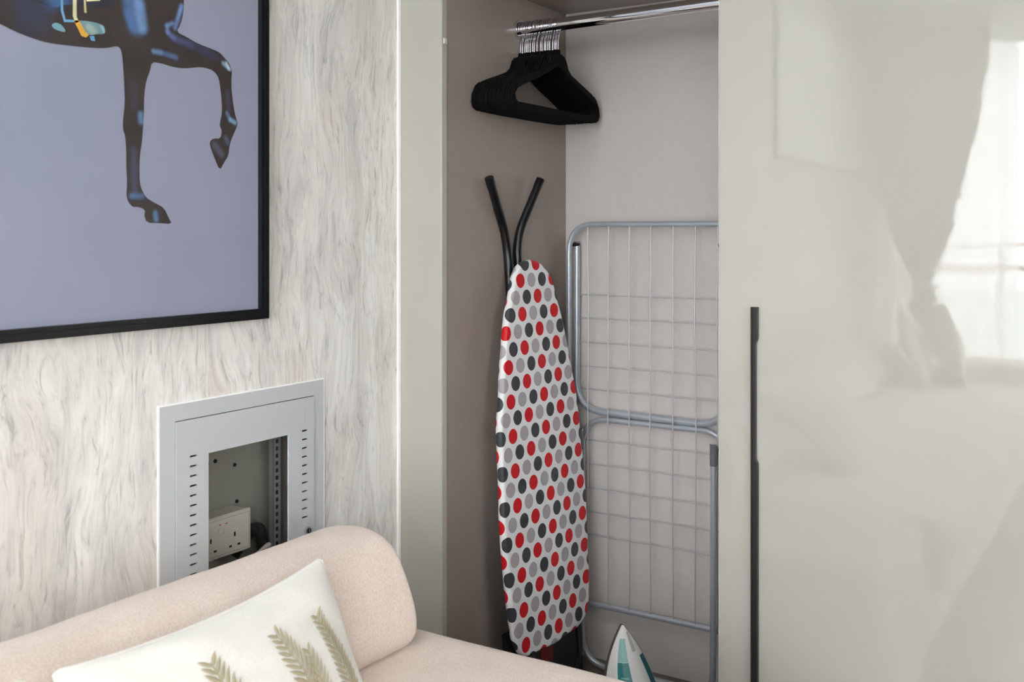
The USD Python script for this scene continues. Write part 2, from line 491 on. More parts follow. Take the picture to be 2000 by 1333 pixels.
w2 = thing('added_window_2', 'added white framed window, unseen, in the side wall', None)  # unseen window, added to throw light on the papered wall and sofa
tag(w2, kind='structure')
fr2 = sbox(-1.40, 0.90, 0.10, 2.20).difference(unary_union([sbox(-1.36 + i * 0.72, 0.94, -1.36 + i * 0.72 + 0.70, 2.16) for i in range(2)]))
obj('window_frame', on_wall(fr2, XR + 0.04, 0.06), 'white_paint', w2, smooth=False)
for i in range(2):
    obj('pane', bx(XR + 0.068, XR + 0.072, -1.36 + i * 0.72, -0.66 + i * 0.72, 0.94, 2.16), 'glass_pane', w2, smooth=False)
struct('balcony_floor', bx(-4, XR + 0.2, -4.1, YR - 0.15, -0.2, -0.02), 'balcony')
rl = thing('balcony_railing', 'balcony railing with brown wooden handrail outside the window', 'railing', (0.5, -3.9, 0))
obj('handrail', bx(-4, 5, -3.93, -3.87, 1.0, 1.05, 0.01), 'wood_rail', rl)
obj('top_rail', bx(-4, 5, -3.915, -3.885, 1.175, 1.2, 0.005), 'wood_rail', rl)
for i in range(7):
    obj('post', bx(-3.9 + i * 1.45, -3.86 + i * 1.45, -3.92, -3.88, -0.02, 1.18), 'zinc', rl)
struct('sea', bx(-300, 300, -600, -8, -31, -30), 'sea')

# ------------------------------------------------------------------ wardrobe
XD0, XD1 = -0.767, 0.16
wd = thing('wardrobe', 'built-in wardrobe with open bay, taupe inside and pale glossy doors', 'wardrobe', (XS, YF, 0))
obj('filler_panel', bx(XW + 0.0015, XS + 0.0005, YF, YF + 0.02, 0.0, ZC - 0.001, 0.0012), 'filler_satin', wd, 'narrow satin grey-green panel between wall and open bay', smooth=False)
obj('edge_strip', bx(XS + 0.0006, XS + 0.002, YF + 0.0015, YF + 0.02, 0.07, 2.5), 'filler_satin', wd, smooth=False)
br = obj('hinge_plate', bx(XS + 0.002, XS + 0.006, YF + 0.004, YF + 0.018, 1.722, 1.737, 0.002), 'edge_light', wd)
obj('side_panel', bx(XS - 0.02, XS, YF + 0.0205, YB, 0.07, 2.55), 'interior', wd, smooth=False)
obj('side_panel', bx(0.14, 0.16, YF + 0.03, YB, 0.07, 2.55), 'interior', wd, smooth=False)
obj('side_panel', bx(1.05, 1.07, YF, YB, 0.0, ZC - 0.001), 'filler_satin', wd, smooth=False)
obj('back_panel', bx(XS - 0.02, 1.05, YB, YB + 0.012, 0.07, 2.55), 'interior_back_lit', wd, smooth=False)
obj('floor_panel', bx(XS, 0.14, YF + 0.03, YB, 0.05, 0.07), 'interior_dark', wd, smooth=False)
obj('floor_panel', bx(0.16, 1.05, YF + 0.03, YB, 0.05, 0.07), 'interior_dark', wd, smooth=False)
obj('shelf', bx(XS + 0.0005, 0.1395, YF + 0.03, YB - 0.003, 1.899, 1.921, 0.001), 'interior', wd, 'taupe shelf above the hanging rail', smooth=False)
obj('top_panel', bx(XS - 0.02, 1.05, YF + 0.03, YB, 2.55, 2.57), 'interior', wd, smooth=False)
obj('top_filler', bx(XS + 0.001, 1.05, YF, YF + 0.02, 2.5, ZC - 0.001), 'filler_satin', wd, smooth=False)
obj('plinth', bx(XS + 0.001, 1.05, YF + 0.02, YF + 0.04, 0.0, 0.05), 'filler_satin', wd, smooth=False)
RODY, RODZ, RODR = 2.336, 1.812, 0.0165
rod = trimesh.creation.cylinder(RODR, 1.60, sections=40)
rod.apply_transform(trimesh.transformations.rotation_matrix(np.pi / 2, [0, 1, 0]))
rod.apply_translation((0.80, 0, 0))
rod.apply_transform(trimesh.transformations.rotation_matrix(-0.010, [0, 1, 0]))
rod.apply_translation((XS + 0.0016, RODY, RODZ))
obj('hanging_rail', rod, 'chrome', wd, 'round polished chrome rail')
for x in (XS + 0.0055,):
    fl = trimesh.creation.cylinder(0.026, 0.010, sections=32)
    fl.apply_transform(trimesh.transformations.rotation_matrix(np.pi / 2, [0, 1, 0]))
    fl.apply_translation((x, RODY, RODZ))
    obj('rail_socket', fl, 'chrome', wd)


def door(x0, x1, hinge_gap):
    d = UsdGeom.Xform.Define(stage, f'{wd.GetPath()}/{numbered(wd.GetPath(), "door")}').GetPrim()
    obj('door_leaf', bx(x0, x1, YF, YF + 0.022, 0.055, 2.495, 0.0015), 'door_lacquer', d, smooth=False)
    obj('edge_band', bx(x0 - 0.0012, x0 - 0.0001, YF + 0.001, YF + 0.021, 0.056, 2.494), 'edge_light', d, smooth=False)
    hx = x0 + 0.070
    # slim handle bar: full-width ends, the middle cut back as a finger grip
    prof = Polygon([(0, 0.10), (0.0125, 0.10), (0.0125, 0.815), (0.0085, 0.823), (0.0085, 1.052), (0.0125, 1.062), (0.0125, 1.124), (0, 1.124)])
    hm = place(extrude_poly(prof, 0.010), (hx, YF - 0.010, 0), (1, 0, 0), (0, 0, 1), (0, 1, 0))
    hd = obj('handle', hm, 'bronze_black', d, 'slim black bronze handle bar with finger notch', smooth=False)
    lip = bx(hx - 0.0005, hx + 0.0028, YF - 0.0125, YF - 0.010, 0.10, 1.1245, 0.0008)
    obj('handle_lip', lip, 'bronze_black', d, smooth=False)
    return d


tag(door(XD0, 0.135, 0), 'pale glossy lacquered door beside the open bay')
tag(door(0.14, 1.049, 0), 'pale glossy lacquered door farther right')

# ------------------------------------------------------------------ hangers
HN = 20
HX = np.linspace(-1.4555, -1.3405, HN)


def hanger(parent):
    half = [(0.008, 1.748), (0.010, 1.738), (0.030, 1.733), (0.042, 1.722), (0.052, 1.702), (0.068, 1.690), (0.110, 1.676), (0.160, 1.660), (0.186, 1.651),
            (0.190, 1.646), (0.196, 1.648), (0.212, 1.637), (0.226, 1.616), (0.229, 1.595), (0.223, 1.583), (0.208, 1.576), (0.1, 1.574)]
    out = Polygon([(x, z) for x, z in half] + [(-x, z) for x, z in half[::-1]])
    ih = [(0.014, 1.702), (0.05, 1.683), (0.10, 1.662), (0.16, 1.641), (0.198, 1.626), (0.211, 1.612), (0.208, 1.598), (0.198, 1.592)]
    inn = Polygon([(x, z) for x, z in ih] + [(-x, z) for x, z in ih[::-1]]).buffer(0.004).buffer(-0.004)
    body = m3.CrossSection([np.array(out.buffer(-0.0008).exterior.coords)[:-1]], m3.FillRule.EvenOdd)
    hole = m3.CrossSection([np.array(inn.exterior.coords)[:-1]], m3.FillRule.EvenOdd)
    core = extrude_poly(out.buffer(-0.0012).difference(inn.buffer(0.0012)), 0.0048)
    mid = extrude_poly(out.difference(inn), 0.0028)
    core.apply_translation((0, 0, -0.0024)); mid.apply_translation((0, 0, -0.0014))
    b = cat_m([core, mid])
    b = place(b, (0, 0, 0), (0, 1, 0), (0, 0, 1), (1, 0, 0))
    obj('body', b, 'velvet', parent, local=True, smooth=40)
    a = np.linspace(-0.35 * np.pi, 1.12 * np.pi, 22)
    R = RODR + 0.0022
    loop = [(0, R * math.cos(t), RODZ + R * math.sin(t)) for t in a]
    pts = [(0, 0, 1.744), (0, 0, 1.772), (0, 0.002, 1.779)] + loop
    obj('hook', tube(pts, 0.0015, 8), 'hook_chrome', parent, local=True, smooth=True)


proto = None
for i in range(HN - 1, -1, -1):
    if i == HN - 1:
        lab, g = 'black velvet hanger at the open right end of the packed row', None
    elif i == 0:
        lab, g = 'black velvet hanger pressed against the side panel at the left end', None
    else:
        lab, g = 'black velvet hanger packed between others in the middle of the row', 'hangers packed inside the row on the rail'
    x = float(HX[i])
    if proto is None:
        h = thing('clothes_hanger', lab, 'hanger', (x, RODY, 0), g)
        hanger(h)
        proto = h
    else:
        h = thing('clothes_hanger', lab, 'hanger', (x, RODY, 0), g)
        h.GetReferences().AddInternalReference(proto.GetPath())
        h.SetInstanceable(True)
        if g:
            tag(h, group=g)
    xf = UsdGeom.Xformable(h)
    if i not in (0, HN - 1):
        xf.GetOrderedXformOps()[0].Set(Gf.Vec3d(x, RODY + float(rng.normal(0, 0.003)), 0))

# ------------------------------------------------------------------ ironing board
BO = np.array([-1.400, 2.305, 1.205])
bv = np.array([0.070, 0.004, -0.973]); bv /= np.linalg.norm(bv)
bu = np.array([math.sin(math.radians(3)), math.cos(math.radians(3)), 0.0]); bu -= bv * (bu @ bv); bu /= np.linalg.norm(bu)
bn = np.cross(bv, bu)
if bn[0] < 0:
    bn = -bn
hw = [(0.0, 0.0), (0.004, 0.025), (0.014, 0.050), (0.030, 0.070), (0.054, 0.088), (0.09, 0.102), (0.127, 0.114), (0.19, 0.134), (0.26, 0.152), (0.33, 0.166), (0.39, 0.177),
      (0.46, 0.184), (0.53, 0.188), (0.60, 0.191), (0.66, 0.192), (0.74, 0.190), (0.80, 0.186), (0.88, 0.180), (0.935, 0.172), (0.965, 0.158), (0.985, 0.128), (0.991, 0.09), (0.993, 0.0)]
vv = np.array([a for a, _ in hw]); uu = np.array([b for _, b in hw])
ol = np.vstack([np.c_[uu, vv], np.c_[-uu[::-1][1:-1], vv[::-1][1:-1]]])
pl_ = Polygon(smooth_closed(ol, 2)).segmentize(0.012)
ring = np.array(pl_.exterior.coords)[:-1]
if Polygon(ring).exterior.is_ccw:
    ring = ring[::-1]
tg = np.roll(ring, -1, 0) - np.roll(ring, 1, 0)
tg /= np.linalg.norm(tg, axis=1, keepdims=True)
nm = np.c_[tg[:, 1], -tg[:, 0]]
if ((nm * (ring - ring.mean(0))).sum(1)).mean() < 0:
    nm = -nm
sc = meshkit.noise(np.c_[ring * 14.0, np.zeros(len(ring))], 3)
ring = ring + nm * ((sc - 0.5) * 0.009)[:, None]
rr, th = 0.009, 0.022
prof = [(-0.012 - 0.0, 0.0, -0.012)]
for a in np.linspace(np.pi / 2, 0, 6):
    prof.append((-rr + rr * math.cos(a), -rr + rr * math.sin(a), None))
prof += [(0.001, -th * 0.5, None)]
for a in np.linspace(0, -np.pi / 2, 5):
    prof.append((-rr + rr * math.cos(a), -th + rr + rr * math.sin(a), None))
prof.append((-0.03, -th - 0.001, None))
V3, UV, n_r = [], [], len(ring)
arc = 0.0
for k, (o, d, _) in enumerate(prof):
    if k:
        arc += math.hypot(o - prof[k - 1][0], d - prof[k - 1][1])
    P = ring + nm * o
    wv = 0.0 if k in (0,) else 1.0
    ripple = (meshkit.noise(np.c_[ring * 30.0, np.full(n_r, d * 20)], 9) - 0.5) * 0.003 * wv
    P3 = BO + P[:, :1] * bu + P[:, 1:] * bv + d * bn + (nm * ripple[:, None]) @ np.array([bu, bv])
    V3.append(P3)
    UV.append(ring + nm * (prof[0][0] + arc))
nv = len(prof)
F = []
for k in range(nv - 1):
    for j in range(n_r):
        j2 = (j + 1) % n_r
        F += [[k * n_r + j, k * n_r + j2, (k + 1) * n_r + j2], [k * n_r + j, (k + 1) * n_r + j2, (k + 1) * n_r + j]]
V3, UV = np.vstack(V3), np.vstack(UV)
# front: grid of inner points, gently quilted
inner = Polygon(ring + nm * prof[0][0])
pts, tri = fill_poly(inner, 0.02)
push = (meshkit.fbm(np.c_[pts * 7.0, np.zeros(len(pts))], 2, 5) - 0.5) * 0.004
import shapely
dist = shapely.distance(shapely.points(pts), inner.exterior)
push = push * np.clip(dist / 0.03, 0, 1)
off = len(V3)
V3 = np.vstack([V3, BO + pts[:, :1] * bu + pts[:, 1:] * bv + push[:, None] * bn])
UV = np.vstack([UV, pts])
F = np.vstack([np.array(F), tri + off])
mcov = trimesh.Trimesh(V3, F, process=False)
fn = mcov.face_normals
tri_f = F[len(F) - len(tri):]
if np.cross(V3[tri_f[0, 1]] - V3[tri_f[0, 0]], V3[tri_f[0, 2]] - V3[tri_f[0, 0]]) @ bn < 0:
    F[len(F) - len(tri):] = tri_f[:, ::-1]
k0 = 5 * n_r
e = np.cross(V3[F[k0 * 2, 1]] - V3[F[k0 * 2, 0]], V3[F[k0 * 2, 2]] - V3[F[k0 * 2, 0]])
j = (k0) % n_r
if e @ (nm[0, 0] * bu + nm[0, 1] * bv) < 0:
    F[:len(F) - len(tri)] = F[:len(F) - len(tri)][:, ::-1]
ib = thing('ironing_board', 'ironing board in red, grey and black dotted cover, stood on end', 'ironing board', BO + bv * 1.13)
DOT0 = (-0.0604, 0.0559)
dotted('dotted_cotton', *DOT0)
obj('cover', (V3, F), 'dotted_cotton', ib, 'white cotton cover printed with red, grey and charcoal dots', smooth=True, uv=UV)
bpoly = Polygon(ring).buffer(-0.034)
obj('board_base', place(extrude_poly(bpoly, 0.014), BO - bn * (th + 0.010), bu, bv, bn), 'black_paint', ib, smooth=False)


def bp(u, v, n):
    return BO + u * bu + v * bv + n * bn


# feet of the folded legs rise past the nose and spread in a V
for s, tip in ((-1, (-0.140, -0.205)), (1, (0.090, -0.209))):
    c = -0.018
    p = fillet([bp(c + s * 0.0215, 0.98, -0.052), bp(c + s * 0.0215, -0.055, -0.050), bp(tip[0], tip[1], -0.020)], 0.05, 10)
    obj('leg', tube(p, 0.0112, 16), 'black_paint', ib, smooth=40)
    e0 = np.array(p[-1]); dr = e0 - p[-2]; dr /= np.linalg.norm(dr)
    obj('foot_cap', tube([e0 - dr * 0.022, e0 + dr * 0.003], 0.0119, 16), 'black_paint', ib, smooth=40)
obj('cross_bar', tube([bp(-0.12, 0.62, -0.055), bp(0.09, 0.62, -0.055)], 0.008, 10), 'black_paint', ib)
# black plastic iron rest at the tail, which the board stands on
rest = Polygon([(-0.155, 0.93), (0.165, 0.93), (0.166, 1.03), (0.158, 1.115), (0.14, 1.132), (-0.12, 1.132), (-0.145, 1.115), (-0.157, 1.04)])
obj('iron_rest', place(extrude_poly(rest, 0.03), BO - bn * (th + 0.036), bu, bv, bn), 'black_plastic', ib, 'black plastic iron rest under the tail', smooth=False)
obj('rest_rim', tube(fillet([bp(-0.12, 1.0, -0.030), bp(-0.12, 1.11, -0.028), bp(0.14, 1.11, -0.028), bp(0.14, 1.0, -0.030)], 0.04), 0.006, 8), 'black_plastic', ib)
obj('rest_label', place(extrude_poly(sbox(-0.035, 1.006, 0.020, 1.044), 0.0015), bp(0, 0, -0.0285), bu, bv, bn), 'red_label', ib, 'small dark red label', smooth=False)

# ------------------------------------------------------------------ drying rack
dr_ = thing('drying_rack', 'folded silver wire clothes drying rack standing against the back panel', 'drying rack', (-1.2, 2.55, 0.07))
XL, XRR = -1.4275, -0.86
ym = 2.548
fr = fillet([(-1.15, ym, 1.2945), (XL, ym, 1.2945), (XL, ym, 0.240), (XRR, ym, 0.240), (XRR, ym, 1.2945), (-1.15, ym, 1.2945)], [0, 0.075, 0.03, 0.03, 0.075, 0], 8)
obj('main_frame', tube(fr[:-1], 0.0082, 14, closed=True), 'silver_tube', dr_, 'silver tubular frame with rounded corners', smooth=50)


def wob(p0, p1, amp, n=14, seed=0):
    t = np.linspace(0, 1, n)[:, None]
    p = np.array(p0) * (1 - t) + np.array(p1) * t
    w_ = np.stack([meshkit.noise(np.c_[t[:, 0] * 4, np.full(n, seed * 7.3), np.full(n, k * 3.1)], seed) - 0.5 for k in range(3)], 1)
    return p + w_ * amp * np.sin(np.pi * t) ** 0.5


for i, x in enumerate((-1.365, -1.301, -1.237, -1.174, -1.109, -1.047, -0.985, -0.922)):
    obj('wire', tube(wob((x, ym - 0.004, 1.2945), (x, ym - 0.004, 0.240), 0.005, seed=i + 1), 0.0017, 6), 'silver_wire', dr_, smooth=True)
yw = 2.574
up = fillet([(-1.416, yw, 1.236), (-1.416, yw, 0.772), (-0.972, yw, 0.766), (-0.972, yw, 1.236)], [0, 0.075, 0.075, 0], 8)
up = np.vstack([up])
obj('wing_frame', tube(up, 0.0095, 14), 'silver_tube', dr_, smooth=50)
lo = fillet([(-1.398, yw, 0.30), (-1.398, yw, 0.750), (-0.965, yw, 0.750), (-0.965, yw, 0.30)], [0, 0.075, 0.075, 0], 8)
obj('wing_frame', tube(lo, 0.0078, 14), 'silver_tube', dr_, smooth=50)
for x, z in ((-1.416, 1.240), (-0.972, 1.240)):
    obj('end_cap', tube([(x, yw, z - 0.004), (x, yw, z + 0.006)], 0.0092, 12), 'grey_cap', dr_)
    obj('hinge', tube([(x - 0.012, ym, z - 0.002), (x + 0.006, yw, z - 0.002)], 0.0055, 10), 'black_plastic', dr_)
for i, z in enumerate((1.097, 1.031, 0.9635, 0.896, 0.832)):
    obj('wire', tube(wob((-1.416, yw, z), (-0.972, yw, z - 0.001), 0.003, seed=30 + i), 0.0016, 6), 'silver_wire', dr_, smooth=True)
for i, z in enumerate((0.6885, 0.6215, 0.554, 0.4875, 0.4235)):
    obj('wire', tube(wob((-1.398, yw, z), (-0.965, yw, z), 0.003, seed=50 + i), 0.0016, 6), 'silver_wire', dr_, smooth=True)
yl = 2.522
lg = fillet([(-1.378, yl, 0.70), (-1.370, yl, 0.083), (-0.989, yl, 0.083), (-0.987, yl, 0.70)], [0, 0.075, 0.05, 0], 8)
obj('leg_frame', tube(lg, 0.0082, 14), 'silver_tube', dr_, smooth=50)
for x, z in ((-1.378, 0.70), (-0.987, 0.70)):
    obj('leg_joint', tube([(x, yl, z - 0.028), (x, yl, z + 0.026)], 0.0098, 12), 'grey_cap', dr_)
    obj('joint_cap', tube([(x - 0.010, yl, z + 0.027), (x + 0.010, yl, z + 0.027)], 0.0035, 8), 'chrome', dr_)
    obj('hinge', tube([(x, yl + 0.004, z + 0.01), (x - 0.012 if x < -1.2 else x + 0.012, yw, z + 0.01)], 0.004, 8), 'grey_cap', dr_)

# ------------------------------------------------------------------ steam iron, on its heel
IO = np.array([-1.098, 2.238, 0.0705])
idx = np.array([0.923, -0.384, 0.0])      # from sole to handle
il = np.array([0.384, 0.923, 0.0])        # to the iron's right-hand flank
iz = np.array([0.0, 0.0, 1.0])
iron = thing('steam_iron', 'white and teal steam iron standing on its heel', 'iron', IO)
HT = 0.258


def i_w(h):   # half width at height h above the heel
    t = np.clip((HT - h) / HT, 0, 1)
    return 0.0005 + 0.069 * np.tanh((t / 0.46) ** 0.95 * 1.25) / np.tanh(1.25 * 2.1)


hs = np.r_[np.linspace(0.004, HT - 0.03, 16), np.linspace(HT - 0.024, HT, 8)]
sole = Polygon(np.vstack([np.c_[[-i_w(h) - 0.0015 for h in hs], hs], np.c_[[i_w(h) + 0.0015 for h in hs[::-1]], hs[::-1]]])).buffer(0.001)
ang_ = math.radians(4.0)
ix2 = idx * math.cos(ang_) + iz * math.sin(ang_)      # lean back a little
iz2 = iz * math.cos(ang_) - idx * math.sin(ang_)
obj('sole_plate', place(extrude_poly(sole, 0.005), IO, il, iz2, ix2), 'sole', iron, 'dark metal sole plate', smooth=False)


def i_d(h):
    t = (HT - h) / HT
    return 0.006 + 0.100 * np.clip(t * 1.55, 0, 1) ** 0.95


SEC = np.array([(-1.0, 0.02), (-1.0, 0.14), (-0.93, 0.42), (-0.74, 0.72), (-0.50, 0.88), (-0.22, 0.97), (0, 1.0), (0.22, 0.97), (0.50, 0.88), (0.74, 0.72), (0.93, 0.42), (1.0, 0.14), (1.0, 0.02)])


def iron_pt(h, k, out=0.0):
    """point on the shell: k runs 0..1 across the section"""
    s = np.array([np.interp(k, np.linspace(0, 1, len(SEC)), SEC[:, 0]), np.interp(k, np.linspace(0, 1, len(SEC)), SEC[:, 1])])
    return IO + il * (s[0] * i_w(h)) + ix2 * (0.005 + s[1] * i_d(h) + out * abs(s[1])) + il * out * np.sign(s[0]) * min(1, abs(s[0]) * 1.5) + iz2 * h


def iron_patch(h0, h1, k0, k1, out, n=12, m=8):
    hh = np.linspace(h0, h1, n)
    K0 = k0 if callable(k0) else (lambda h: k0)
    K1 = k1 if callable(k1) else (lambda h: k1)
    P = np.array([[iron_pt(h, K0(h) + (K1(h) - K0(h)) * j / (m - 1), out) for j in range(m)] for h in hh])
    return grid_mesh(P)


hh = np.r_[np.linspace(0.0, HT - 0.03, 18), np.linspace(HT - 0.024, HT, 8)]
P = np.array([[iron_pt(h, k) for k in np.linspace(0, 1, 37)] for h in hh])
shell = grid_mesh(P)
n0 = len(P) * 37
bot = np.array([IO + ix2 * 0.03])
v = np.vstack([shell.vertices, bot])
f = np.vstack([shell.faces, [[j, j + 1, n0] for j in range(36)]])
shell = trimesh.Trimesh(v, f, process=False)
if shell.face_normals[200] @ (shell.triangles_center[200] - (IO + iz2 * 0.12 + ix2 * 0.02)) < 0:
    shell.invert()
obj('body', shell, 'iron_white', iron, smooth=50)


def patch(name, material, *a, label=None):
    m = iron_patch(*a)
    c = m.triangles_center.mean(0)
    if m.face_normals.mean(0) @ (c - (IO + iz2 * 0.12 + ix2 * 0.02)) < 0:
        m.invert()
    obj(name, m, material, iron, label, smooth=50)


patch('side_band', 'iron_teal', 0.05, 0.185, 0.19, 0.33, 0.0008, label='teal band along the flank')
patch('side_band', 'iron_pale_teal', 0.186, 0.232, 0.19, 0.33, 0.0008, label='pale teal tip of the band')
patch('side_band', 'iron_teal', 0.05, 0.232, 0.80, 0.90, 0.0008)
patch('water_window', 'iron_dark_teal', 0.130, 0.195, 0.60, 0.72, 0.0010, label='dark teal water window')
patch('filler_lid', 'art_grey', 0.205, 0.245, 0.44, 0.56, 0.0012)
hp = fillet([IO + iz2 * 0.125 + ix2 * 0.075, IO + iz2 * 0.125 + ix2 * 0.128, IO + iz2 * 0.025 + ix2 * 0.132, IO + iz2 * 0.018 + ix2 * 0.08], 0.03, 8)
obj('handle', tube(hp, np.interp(np.linspace(0, 1, len(hp)), [0, 0.3, 0.7, 1], [0.017, 0.0145, 0.0145, 0.018]), 16), 'iron_white', iron, smooth=60)
obj('handle_grip', tube(hp[8:-8] + ix2 * 0.0025, 0.0146, 14), 'iron_teal', iron, smooth=60)
dial = trimesh.creation.cylinder(0.020, 0.012, sections=32)
dial = place(dial, IO + iz2 * 0.075 + ix2 * 0.103, il, iz2, ix2)
obj('dial', dial, 'iron_teal', iron)
for k in range(7):   # fine pale rules of the flank print
    patch('side_print', 'iron_pale_teal', 0.075 + k * 0.013, 0.078 + k * 0.013, 0.22, 0.30, 0.0012)

# ------------------------------------------------------------------ recessed wiring cabinet
y0, y1, z0, z1 = CAB
cb = thing('wiring_cabinet', 'grey steel wiring cabinet recessed in papered wall, door with window cut-out', 'electrical cabinet', (XW, 1.5, z0))
flange = sbox(y0, z0, y1, z1).difference(sbox(1.311, z0 + 0.034, 1.688, 0.9135))
obj('flange', on_wall(flange, XW + 0.0003, 0.0025), 'cabinet_paint', cb, 'flat grey flange around the door', smooth=False)
seal = sbox(y0 - 0.004, z0 - 0.004, y1 + 0.003, z1 + 0.003).difference(sbox(y0, z0, y1, z1))
obj('sealant_line', on_wall(seal, XW + 0.0002, 0.0025), 'caulk', cb, smooth=False)
BX0 = XW - 0.115
bxm = [bx(BX0, BX0 + 0.002, y0 + 0.022, y1 - 0.022, z0 + 0.022, z1 - 0.022),
       bx(BX0, XW - 0.001, y0 + 0.021, y0 + 0.0225, z0 + 0.022, z1 - 0.022), bx(BX0, XW - 0.001, y1 - 0.0225, y1 - 0.021, z0 + 0.022, z1 - 0.022),
       bx(BX0, XW - 0.001, y0 + 0.022, y1 - 0.022, z0 + 0.021, z0 + 0.0225), bx(BX0, XW - 0.001, y0 + 0.022, y1 - 0.022, z1 - 0.0225, z1 - 0.021)]
obj('box', cat_m(bxm), 'cabinet_inside', cb, smooth=False)
dpoly = sbox(1.3125, z0 + 0.0355, 1.6865, 0.912)
win = sbox(1.390, 0.405, 1.609, 0.840)
slots = []
for k in range(24):
    z = 0.841 - k * 0.01895
    if z > 0.40:
        slots.append(sbox(1.3445, z - 0.0018, 1.3625, z + 0.0018))
for k in range(12):
    z = 0.841 - k * 0.0188
    if z > 0.645:
        slots.append(sbox(1.6485, z - 0.0018, 1.6665, z + 0.0018))
    z = 0.40 + k * 0.0188
    if z < 0.60:
        slots.append(sbox(1.6485, z - 0.0018, 1.6665, z + 0.0018))
dd = UsdGeom.Xform.Define(stage, f'{cb.GetPath()}/door').GetPrim()
obj('door_leaf', on_wall(dpoly.difference(unary_union([win] + slots)), XW + 0.001, 0.0045), 'cabinet_paint', dd, 'grey steel door leaf with vent slots', smooth=False)
obj('slot_shade', on_wall(sbox(1.335, 0.38, 1.372, 0.86), XW - 0.006, 0.001), 'dark_hole', dd, smooth=False)  # dark sheets stand in for the shade behind the vent slots
obj('slot_shade', on_wall(sbox(1.640, 0.38, 1.676, 0.86), XW - 0.006, 0.001), 'dark_hole', dd, smooth=False)
obj('pane', on_wall(sbox(1.383, 0.398, 1.616, 0.847), XW - 0.0025, 0.002), 'glass_pane', dd, smooth=False)
lk = trimesh.creation.cylinder(0.0085, 0.006, sections=28)
lk = place(lk, (XW + 0.0085, 1.662, 0.623), (0, 1, 0), (0, 0, 1), (1, 0, 0))
obj('lock', lk, 'zinc', dd, 'round black and metal key lock')
lk2 = place(trimesh.creation.cylinder(0.0055, 0.003, sections=24), (XW + 0.0125, 1.6625, 0.623), (0, 1, 0), (0, 0, 1), (1, 0, 0))
obj('lock_core', lk2, 'dark_hole', dd)
obj('key_slot', bx(XW + 0.0135, XW + 0.0146, 1.6618, 1.6632, 0.6195, 0.6265), 'zinc', dd)
# perforated rack rail on the right, inside
holes = []
zz = 0.835
while zz > 0.36:
    holes.append(sbox(1.6155, zz - 0.0045, 1.6245, zz + 0.0045))
    zz -= 0.0158
rp = sbox(1.611, 0.335, 1.629, 0.90).difference(unary_union(holes))
obj('rack_rail', cat_m([on_wall(rp, XW - 0.042, 0.0015), bx(XW - 0.075, XW - 0.0405, 1.629, 1.6305, 0.335, 0.90)]), 'zinc', cb, 'perforated steel rack rail', smooth=False)
obj('rail_hole_shade', bx(XW - 0.0460, XW - 0.0425, 1.6135, 1.6265, 0.336, 0.899), 'dark_hole', cb, smooth=False)  # dark strip painting in the shade seen through the rail holes
for y, z in ((1.511, 0.788), (1.565, 0.770), (1.489, 0.785), (1.571, 0.690)):
    s_ = place(trimesh.creation.cylinder(0.004, 0.003, sections=16), (BX0 + 0.003, y, z), (0, 1, 0), (0, 0, 1), (1, 0, 0))
    obj('screw', s_, 'dark_hole', cb)

so = thing('socket_outlet', 'white twin power socket inside the wiring cabinet', 'power socket', (XW - 0.055, 1.485, 0.60))
XSO = XW - 0.055
obj('back_box', bx(BX0 + 0.0021, XSO - 0.008, 1.413, 1.557, 0.603, 0.686, 0.002), 'socket_plastic', so, smooth=False)
obj('face_plate', bx(XSO - 0.008, XSO, 1.411, 1.559, 0.601, 0.688, 0.003), 'socket_plastic', so, smooth=False)
fpl = sbox(1.417, 0.607, 1.553, 0.682).difference(sbox(1.4186, 0.6086, 1.5514, 0.6804))
obj('face_line', on_wall(fpl, XSO + 0.0001, 0.0004), 'art_grey', so, smooth=False)
for c in (1.4485, 1.5125):
    for dy, z, a, b in ((0, 0.6425, 0.002, 0.0045), (-0.0115, 0.6195, 0.0035, 0.002), (0.0115, 0.6195, 0.0035, 0.002)):
        obj('pin_hole', bx(XSO + 0.0001, XSO + 0.0006, c + dy - a, c + dy + a, z - b, z + b), 'dark_hole', so, smooth=False)
for c in (1.473, 1.490):
    obj('switch', bx(XSO, XSO + 0.003, c - 0.0055, c + 0.0055, 0.652, 0.664, 0.0012), 'socket_plastic', so, smooth=False)
    obj('switch_mark', bx(XSO + 0.0001, XSO + 0.0006, c - 0.0022, c + 0.0022, 0.669, 0.6715), 'socket_red', so, smooth=False)

